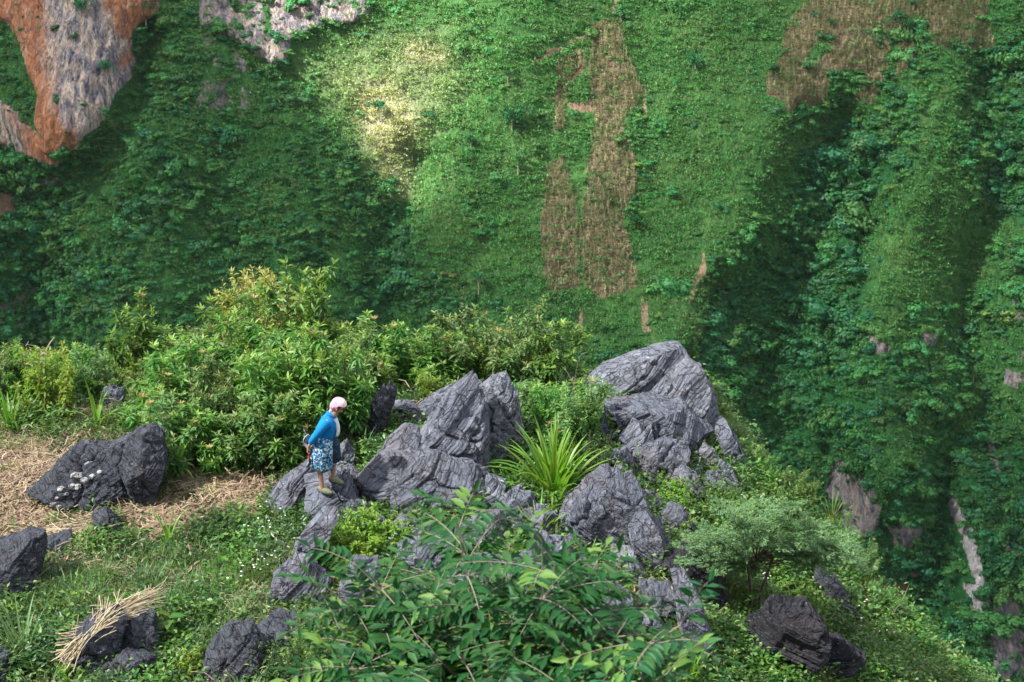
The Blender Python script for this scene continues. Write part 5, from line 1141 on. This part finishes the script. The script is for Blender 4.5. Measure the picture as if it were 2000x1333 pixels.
m_navy = NT('navy_checked_cloth'); _f = m_navy.n('ShaderNodeTexVoronoi'); _f.inputs['Scale'].default_value = 38; m_navy.l(m_navy.objc(), _f.inputs['Vector'])
m_navy = m_navy.out(m_navy.bsdf(m_navy.ramp(_f.outputs['Distance'], [(.12, (.14, .28, .34)), (.25, (.012, .03, .055))]), .85, .15))
t = NT('floral_cloth'); v1 = t.n('ShaderNodeTexVoronoi'); v1.inputs['Scale'].default_value = 52; t.l(t.objc(), v1.inputs['Vector'])
v2 = t.n('ShaderNodeTexVoronoi'); v2.inputs['Scale'].default_value = 22; t.l(t.objc(), v2.inputs['Vector'])
fc = t.ramp(v1.outputs['Color'], [(.0, (.012, .10, .24)), (.3, (.03, .20, .34)), (.52, (.45, .52, .56)), (.72, (.015, .03, .06)), (.92, (.3, .04, .05))], 'CONSTANT')
m_floral = t.out(t.bsdf(fc, .85, .15))
t = NT('pink_scarf'); wv_ = t.n('ShaderNodeTexWave'); wv_.inputs['Scale'].default_value = 22; wv_.bands_direction = 'Z'; wv_.inputs['Distortion'].default_value = 1.5; t.l(t.objc(), wv_.inputs['Vector'])
sx = t.n('ShaderNodeSeparateXYZ'); t.l(t.objc(), sx.inputs[0])
pk = t.mix(t.math('MULTIPLY_ADD', sx.outputs[0], 9.0, .25, clamp=True), (.76, .30, .46), t.mix(t.math('MULTIPLY', wv_.outputs['Fac'], .5), (.82, .60, .62), (.86, .74, .72)))
m_scarf = t.out(t.bsdf(pk, .85, .15, t.bump(t.noise(30, 4, t.objc()), .5, .01)))

def skin_obj(name, J, E, mat, parent, root=0, lv=2):
    m = bpy.data.meshes.new(name); m.from_pydata([j[0] for j in J], E, []); o = obj(name, m, parent)
    md = o.modifiers.new('skin', 'SKIN'); md.use_smooth_shade = True; md.branch_smoothing = .4
    for i, j in enumerate(J):
        r = j[1]; m.skin_vertices[0].data[i].radius = (r, r) if not isinstance(r, tuple) else r
        m.skin_vertices[0].data[i].use_root = (i == root)
    sb = o.modifiers.new('smooth', 'SUBSURF'); sb.levels = lv; sb.render_levels = lv; m.materials.append(mat)
    return o
# joints in metres; +x is the way she walks, -y towards the camera
J = [((-.07, 0, .80), (.12, .13)),      # 0 pelvis
     ((-.03, 0, .98), (.10, .12)), ((.00, 0, 1.11), (.07, .09)), ((.055, 0, 1.215), (.045, .05)), ((.115, -.005, 1.27), .043),   # 1 waist 2 chest 3 neck 4 skull base
     ((.145, -.01, 1.335), .083), ((.15, -.01, 1.385), .075), ((.20, -.015, 1.275), .038), ((.232, -.018, 1.315), .016),          # 5 head 6 crown 7 jaw 8 nose
     ((.00, -.13, 1.12), .03), ((-.12, -.205, .93), .03), ((-.235, -.17, .735), .026), ((-.255, -.15, .67), .026),      # 9 sh 10 elbow 11 wrist 12 palm (near arm)
     ((-.01, .13, 1.12), .03), ((-.13, .20, .93), .038), ((-.23, .0, .74), .026), ((-.262, -.06, .68), .026),          # 13..16 far arm, hands meet behind
     ((-.06, -.08, .74), .085), ((-.10, -.09, .42), .055), ((-.045, -.10, .10), .032), ((-.035, -.10, .045), .03), ((.07, -.11, .03), .026),   # 17 hip 18 knee 19 ankle 20 heel 21 toe (rear leg)
     ((-.04, .08, .74), .085), ((.07, .06, .50), .055), ((.075, .05, .20), .032), ((.09, .05, .15), .03), ((.20, .04, .115), .026)]            # 22 hip ... front leg
E = [(0, 1), (1, 2), (2, 3), (3, 4), (4, 5), (5, 6), (4, 7), (5, 8), (2, 9), (9, 10), (10, 11), (11, 12), (2, 13), (13, 14), (14, 15), (15, 16), (0, 17), (17, 18), (18, 19), (19, 20), (20, 21), (0, 22), (22, 23), (23, 24), (24, 25), (25, 26)]
for hb, sgn in ((12, -1), (16, 1)):          # five fingers each, unequal and bent
    hx_, hy_, hz_ = J[hb][0]
    for fi, (oy, ln) in enumerate(((-.024, .050), (-.009, .060), (.007, .056), (.021, .044))):
        k = len(J); J.append(((hx_ - .004, hy_ + oy, hz_ - .022 - ln * .3), .0085)); J.append(((hx_ + .014, hy_ + oy, hz_ - .026 - ln * .75), .0078)); J.append(((hx_ + .034, hy_ + oy * .9, hz_ - .024 - ln * .75), .0068))
        E += [(hb, k), (k, k + 1), (k + 1, k + 2)]
    k = len(J); J.append(((hx_ + .024, hy_ + sgn * .02, hz_ - .004), .010)); J.append(((hx_ + .04, hy_ + sgn * .018, hz_ - .03), .0085)); E += [(hb, k), (k, k + 1)]
skin_obj('body', J, E, m_skin, wroot, 0, 2)
# cardigan: torso and sleeves one knitted surface
J = [((-.08, 0, .79), (.17, .19)), ((-.045, 0, .93), (.15, .175)), ((.0, 0, 1.06), (.135, .165)), ((.02, 0, 1.165), (.105, .14)), ((.06, 0, 1.225), (.068, .075)),
     ((.005, -.13, 1.125), .082), ((-.075, -.20, 1.01), .062), ((-.13, -.215, .92), .06), ((-.19, -.195, .83), .052), ((-.225, -.175, .765), .043),
     ((-.005, .13, 1.125), .082), ((-.09, .20, 1.0), .06), ((-.14, .20, .92), .058), ((-.19, .10, .83), .05), ((-.22, .02, .765), .042)]
E = [(0, 1), (1, 2), (2, 3), (3, 4), (2, 5), (5, 6), (6, 7), (7, 8), (8, 9), (2, 10), (10, 11), (11, 12), (12, 13), (13, 14)]
skin_obj('cardigan', J, E, m_blue, wroot, 0, 2)
def loft(name, rings, mat, parent, pleat=0, npl=16, n=48, phase=0, hem=0.0):
    mb = MB(); vs = []
    for i, (c, rx, ry) in enumerate(rings):
        th = np.arange(n) / n * 6.2832; k = 1 + pleat * (i / (len(rings) - 1)) * np.sin(th * npl / 2 + phase + .6 * np.sin(th * 3))
        vs.append(np.stack([c[0] + rx * k * np.cos(th), c[1] + ry * k * np.sin(th), c[2] + hem * (i / (len(rings) - 1)) ** 3 * np.sin(th * 2 + 1)], -1))
    v = np.concatenate(vs); i = np.arange(len(rings) - 1)[:, None] * n; j = np.arange(n)[None]
    mb.add(v, np.stack([i + j, i + n + j, i + n + (j + 1) % n, i + (j + 1) % n], -1).reshape(-1, 4))
    o = obj(name, mb.mesh(name, mat), parent); s = o.modifiers.new('thick', 'SOLIDIFY'); s.thickness = .006; return o
loft('skirt', [((-.085, -.0, .86), .135, .15), ((-.08, -.01, .78), .165, .175), ((-.075, -.03, .66), .172, .175), ((-.075, -.05, .52), .168, .16), ((-.07, -.055, .44), .165, .155), ((-.065, -.06, .37), .165, .15)], m_floral, wroot, .09, 18, hem=.02)
loft('underskirt', [((.0, .05, .84), .09, .12), ((.04, .05, .72), .115, .13), ((.055, .05, .58), .115, .12), ((.06, .05, .46), .115, .11)], m_navy, wroot, .07, 16, hem=.015)
# white blouse showing at the open front
mb = MB(); nn = 9
for i in range(nn):
    pass
tt = np.linspace(0, 1, nn); cx = .155 - .0 * tt - .02 * tt; front = np.stack([.075 + .065 * np.sin(tt * 2.2), tt * 0 - .06, 1.17 - .30 * tt], -1)
front = front + np.array([-.012, .03, 0]); l_ = front + np.array([.0, -.02, 0]); r_ = front + np.array([.03, .06, 0]); m_ = front + np.array([.03, .0, 0])
mb.add(np.concatenate([l_, m_, r_]), np.concatenate([np.stack([np.arange(nn - 1), np.arange(1, nn), nn + np.arange(1, nn), nn + np.arange(nn - 1)], -1), np.stack([nn + np.arange(nn - 1), nn + np.arange(1, nn), 2 * nn + np.arange(1, nn), 2 * nn + np.arange(nn - 1)], -1)]))
o = obj('blouse', mb.mesh('blouse', m_white), wroot); s = o.modifiers.new('thick', 'SOLIDIFY'); s.thickness = .012
# headscarf: cap over the skull with a tail at the nape
d, f = cube_sphere(20); v = d * np.array([.112, .10, .098])
face = (d[:, 0] > .35) & (d[:, 2] < .15); low = d[:, 2] < -.45
v = v * (1 + .05 * fbm(d * 3, 3))[:, None]; v[:, 0] -= np.clip(-d[:, 2], 0, 1) * .05
v[:, 2] = np.where(d[:, 2] < -.1, v[:, 2] * (1 + .5 * np.clip(-d[:, 0], 0, 1)), v[:, 2])
fc_ = v[f].mean(1); dc = d[f].mean(1); keepf = ~((dc[:, 0] > .18) & (dc[:, 2] < .05)) & ~(dc[:, 2] < -.75)
mb = MB(); mb.add(v, f[keepf]); o = obj('headscarf', mb.mesh('headscarf', m_scarf), wroot, (.138, -.01, 1.368)); o.rotation_euler = (0, R(14), 0)
s = o.modifiers.new('thick', 'SOLIDIFY'); s.thickness = .006
J = [((.06, -.01, 1.33), .05), ((.04, -.01, 1.27), .04), ((.01, -.01, 1.215), .022)]
skin_obj('scarf_tail', J, [(0, 1), (1, 2)], m_scarf, wroot, 0, 2)
mb = MB(); tube(mb, [(.205, -.085, 1.318), (.222, -.06, 1.322), (.232, -.035, 1.32)], [.005, .008, .004], 6); obj('eye', mb.mesh('eye', m_hair), wroot)
mb = MB(); tube(mb, [(.222, -.045, 1.262), (.24, -.02, 1.264), (.232, .01, 1.262)], [.003, .005, .003], 6); obj('mouth', mb.mesh('mouth', m_lip), wroot)
mb = MB(); tube(mb, [(.13, -.094, 1.335), (.127, -.10, 1.315), (.135, -.096, 1.295)], [.010, .014, .008], 8); obj('ear', mb.mesh('ear', m_skin), wroot)
mb = MB(); tube(mb, [(.175, -.085, 1.345), (.15, -.097, 1.325), (.12, -.095, 1.29)], [.008, .012, .010], 6); obj('hair', mb.mesh('hair', m_hair), wroot)
# canvas shoes
for (hx_, hy_, hz_, rz, pitch) in ((-.04, -.10, .0, -.25, .12), (.085, .05, .11, -.2, .12)):
    d, f = cube_sphere(14); v = d * np.array([.125, .046, .042]); v[:, 1] *= 1 + .15 * d[:, 0]; v[:, 2] *= 1 - .25 * d[:, 0]; v[:, 2] = np.maximum(v[:, 2], -.03)
    mb = MB(); mb.add(v, f); o = obj('shoe', mb.mesh('shoe', m_shoe), wroot, (hx_ + .045, hy_, hz_ + .03)); o.rotation_euler = (0, pitch, rz)
    mb = MB(); th = np.linspace(0, 6.2832, 17); tube(mb, np.stack([.1 * np.cos(th) * 1.22, .046 * np.sin(th) * (1 + .15 * np.cos(th)), th * 0 - .022], -1), .010, 5); sole = obj('sole', mb.mesh('sole', m_black), o)
# shoulder bag on her back with white cord, and the knife she carries
bag = thing('cloth_bag', 'small dark blue bag with white cords hanging behind the woman\'s hip', 'bag', W0 + np.array([.05, .05, -.05]) + np.array([-.25, .0, .73]))
d, f = cube_sphere(16); v = np.sign(d) * np.abs(d) ** .8 * np.array([.055, .08, .10]); v = v * (1 + .12 * fbm(d * 2, 3))[:, None]; mb = MB(); mb.add(v, f); obj('pouch', mb.mesh('pouch', m_bag), bag)
mb = MB()
for k in range(4):
    a = k * .5; tube(mb, [(.0, -.08, .16), (-.05 - .01 * k, -.10, .12 - .02 * k), (-.07 + .015 * k, -.105, .02), (-.02 + .01 * k, -.10, -.03)], .004, 4)
tube(mb, [(.02, -.08, .14), (-.03, -.09, .17), (-.055, -.09, .24)], .004, 4); obj('cord', mb.mesh('cord', m_white), bag)
kn = thing('sickle', 'short black curved blade with red handle held behind the woman\'s back', 'sickle', W0 + np.array([.03, .02, -.02]) + np.array([-.225, -.13, .60]))
mb = MB(); tube(mb, [(0, 0, .0), (.01, 0, -.06)], .013, 8); obj('handle', mb.mesh('handle', m_red), kn)
mb = MB(); tube(mb, [(.01, 0, -.06), (.015, 0, -.12), (-.02, 0, -.17), (-.08, 0, -.175)], [.014, .018, .016, .004], 6); obj('blade', mb.mesh('blade', m_black), kn)

# ================================================================== CLOUD DECK with a gap (out of frame, it shades the scene)
ZC = 130.0
cx_ = np.concatenate([np.linspace(-2200, -420, 24), np.linspace(-400, 260, 133), np.linspace(280, 2000, 20)]); cy_ = np.concatenate([np.linspace(-1300, -60, 26), np.linspace(-50, 160, 12), np.linspace(170, 800, 127), np.linspace(830, 2600, 18)])
Xc, Yc = np.meshgrid(cx_, cy_); Xc = Xc.ravel(); Yc = Yc.ravel()
# where the sun ray through each cloud point meets the far slope (found by stepping down the ray)
sv = -np.array(S); tpar = np.linspace(120, 900, 260); ux = np.full(len(Xc), 9999.); uy = np.full(len(Xc), 9999.); done = np.zeros(len(Xc), bool)
for tp in tpar:
    x = Xc + sv[0] * tp; y = Yc + sv[1] * tp; z = ZC + sv[2] * tp; yb = 560 + (z + 98) * .86
    h_ = (~done) & (y > yb) & (z > -400); a, b = proj(x, y, z); ux = np.where(h_, a, ux); uy = np.where(h_, b, uy); done |= h_
wx = ux + n2(Xc, Yc, .03, 81) * 24; wy = uy + n2(Xc, Yc, .03, 82) * 24
gap = soft(wx, wy, [(520, 90), (610, 0), (700, -120), (960, -120), (1010, 60), (980, 200), (890, 300), (830, 400), (765, 430), (715, 340), (650, 265), (575, 190)], 30)
half = soft(wx, wy, [(570, -200), (1500, -200), (1360, 250), (1150, 400), (900, 420), (790, 420), (700, 320), (600, 200)], 90)
right_ = soft(wx, wy, [(900, 0), (2400, -300), (2400, 800), (1500, 800), (1000, 700)], 200)
tr_ = np.clip(.135 + .24 * right_ + .24 * half + .8 * gap + n2(Xc, Yc, .006, 83) * .1, .1, 1)
fgd = np.hypot(Xc - (0 + S[0] / S[2] * (ZC + 11)), Yc - (25 + S[1] / S[2] * (ZC + 11)))
tr_ = np.where(fgd < 70, np.maximum(tr_, .42), tr_)
tr_ = tr_ + (.42 - tr_) * sstep(130, 60, fgd) * (tr_ < .42)
print('gap', gap.max(), Xc[gap > .5].mean(), Yc[gap > .5].mean(), (gap > .5).sum(), tr_.mean())
lump = n2(Xc, Yc, .012, 84) * 14
mb = MB(); nxx, nyy = len(cx_), len(cy_); idx = np.arange(nxx * nyy).reshape(nyy, nxx); qq = np.stack([idx[:-1, :-1], idx[:-1, 1:], idx[1:, 1:], idx[1:, :-1]], -1).reshape(-1, 4)
mb.add(np.stack([Xc, Yc, ZC + lump * .2], -1), qq); mb.add(np.stack([Xc, Yc, ZC + 14 + lump], -1), qq[:, ::-1])
cm = mb.mesh('cloud_deck', None); attr(cm, 'clear', np.tile(np.sqrt(np.clip(tr_, 0, 1)), 2))
t = NT('cloud'); a_ = t.attr('clear'); dn = t.n('ShaderNodeBsdfTranslucent'); dn.inputs[0].default_value = (.3, .3, .32, 1); tp_ = t.n('ShaderNodeBsdfTransparent')
mx = t.n('ShaderNodeMixShader'); t.l(a_, mx.inputs[0]); t.l(dn.outputs[0], mx.inputs[1]); t.l(tp_.outputs[0], mx.inputs[2]); cm.materials.append(t.out(mx.outputs[0]))
obj('clouds', cm, kind='structure')

# ------------------------------------------------------------------ haze in the gorge
HAZE = 0.000022
if HAZE:
    mb = MB(); a, b = np.array([-1600, -1300, -337.]), np.array([1600, 2700, 8.])
    v = np.array([[(a, b)[i][0], (a, b)[j][1], (a, b)[k][2]] for k in (0, 1) for j in (0, 1) for i in (0, 1)])
    mb.add(v, np.array([[0, 2, 3, 1], [4, 5, 7, 6], [0, 1, 5, 4], [2, 6, 7, 3], [0, 4, 6, 2], [1, 3, 7, 5]]))
    t = NT('haze'); pv = t.n('ShaderNodeVolumePrincipled'); pv.inputs['Density'].default_value = HAZE; pv.inputs['Color'].default_value = (.86, .93, 1, 1); pv.inputs['Anisotropy'].default_value = .3
    o_ = t.n('ShaderNodeOutputMaterial'); t.l(pv.outputs[0], o_.inputs['Volume']); obj('haze', mb.mesh('haze', t.m, False), kind='stuff')

# labels that came out alike: say which of them it is
from collections import defaultdict
_g = defaultdict(list)
for o in bpy.data.objects:
    if o.parent is None and o.get('label') and o.users_collection: _g[o['label']].append(o)
for lb, os_ in _g.items():
    if len(os_) > 1:
        os_.sort(key=lambda o: o.location.x / o.location.y)
        nm = {2: ['left-hand', 'right-hand'], 3: ['left-hand', 'middle', 'right-hand'], 4: ['leftmost', 'second from left', 'third from left', 'rightmost']}.get(len(os_))
        if nm:
            for o, w_ in zip(os_, nm): o['label'] = w_ + ' ' + lb
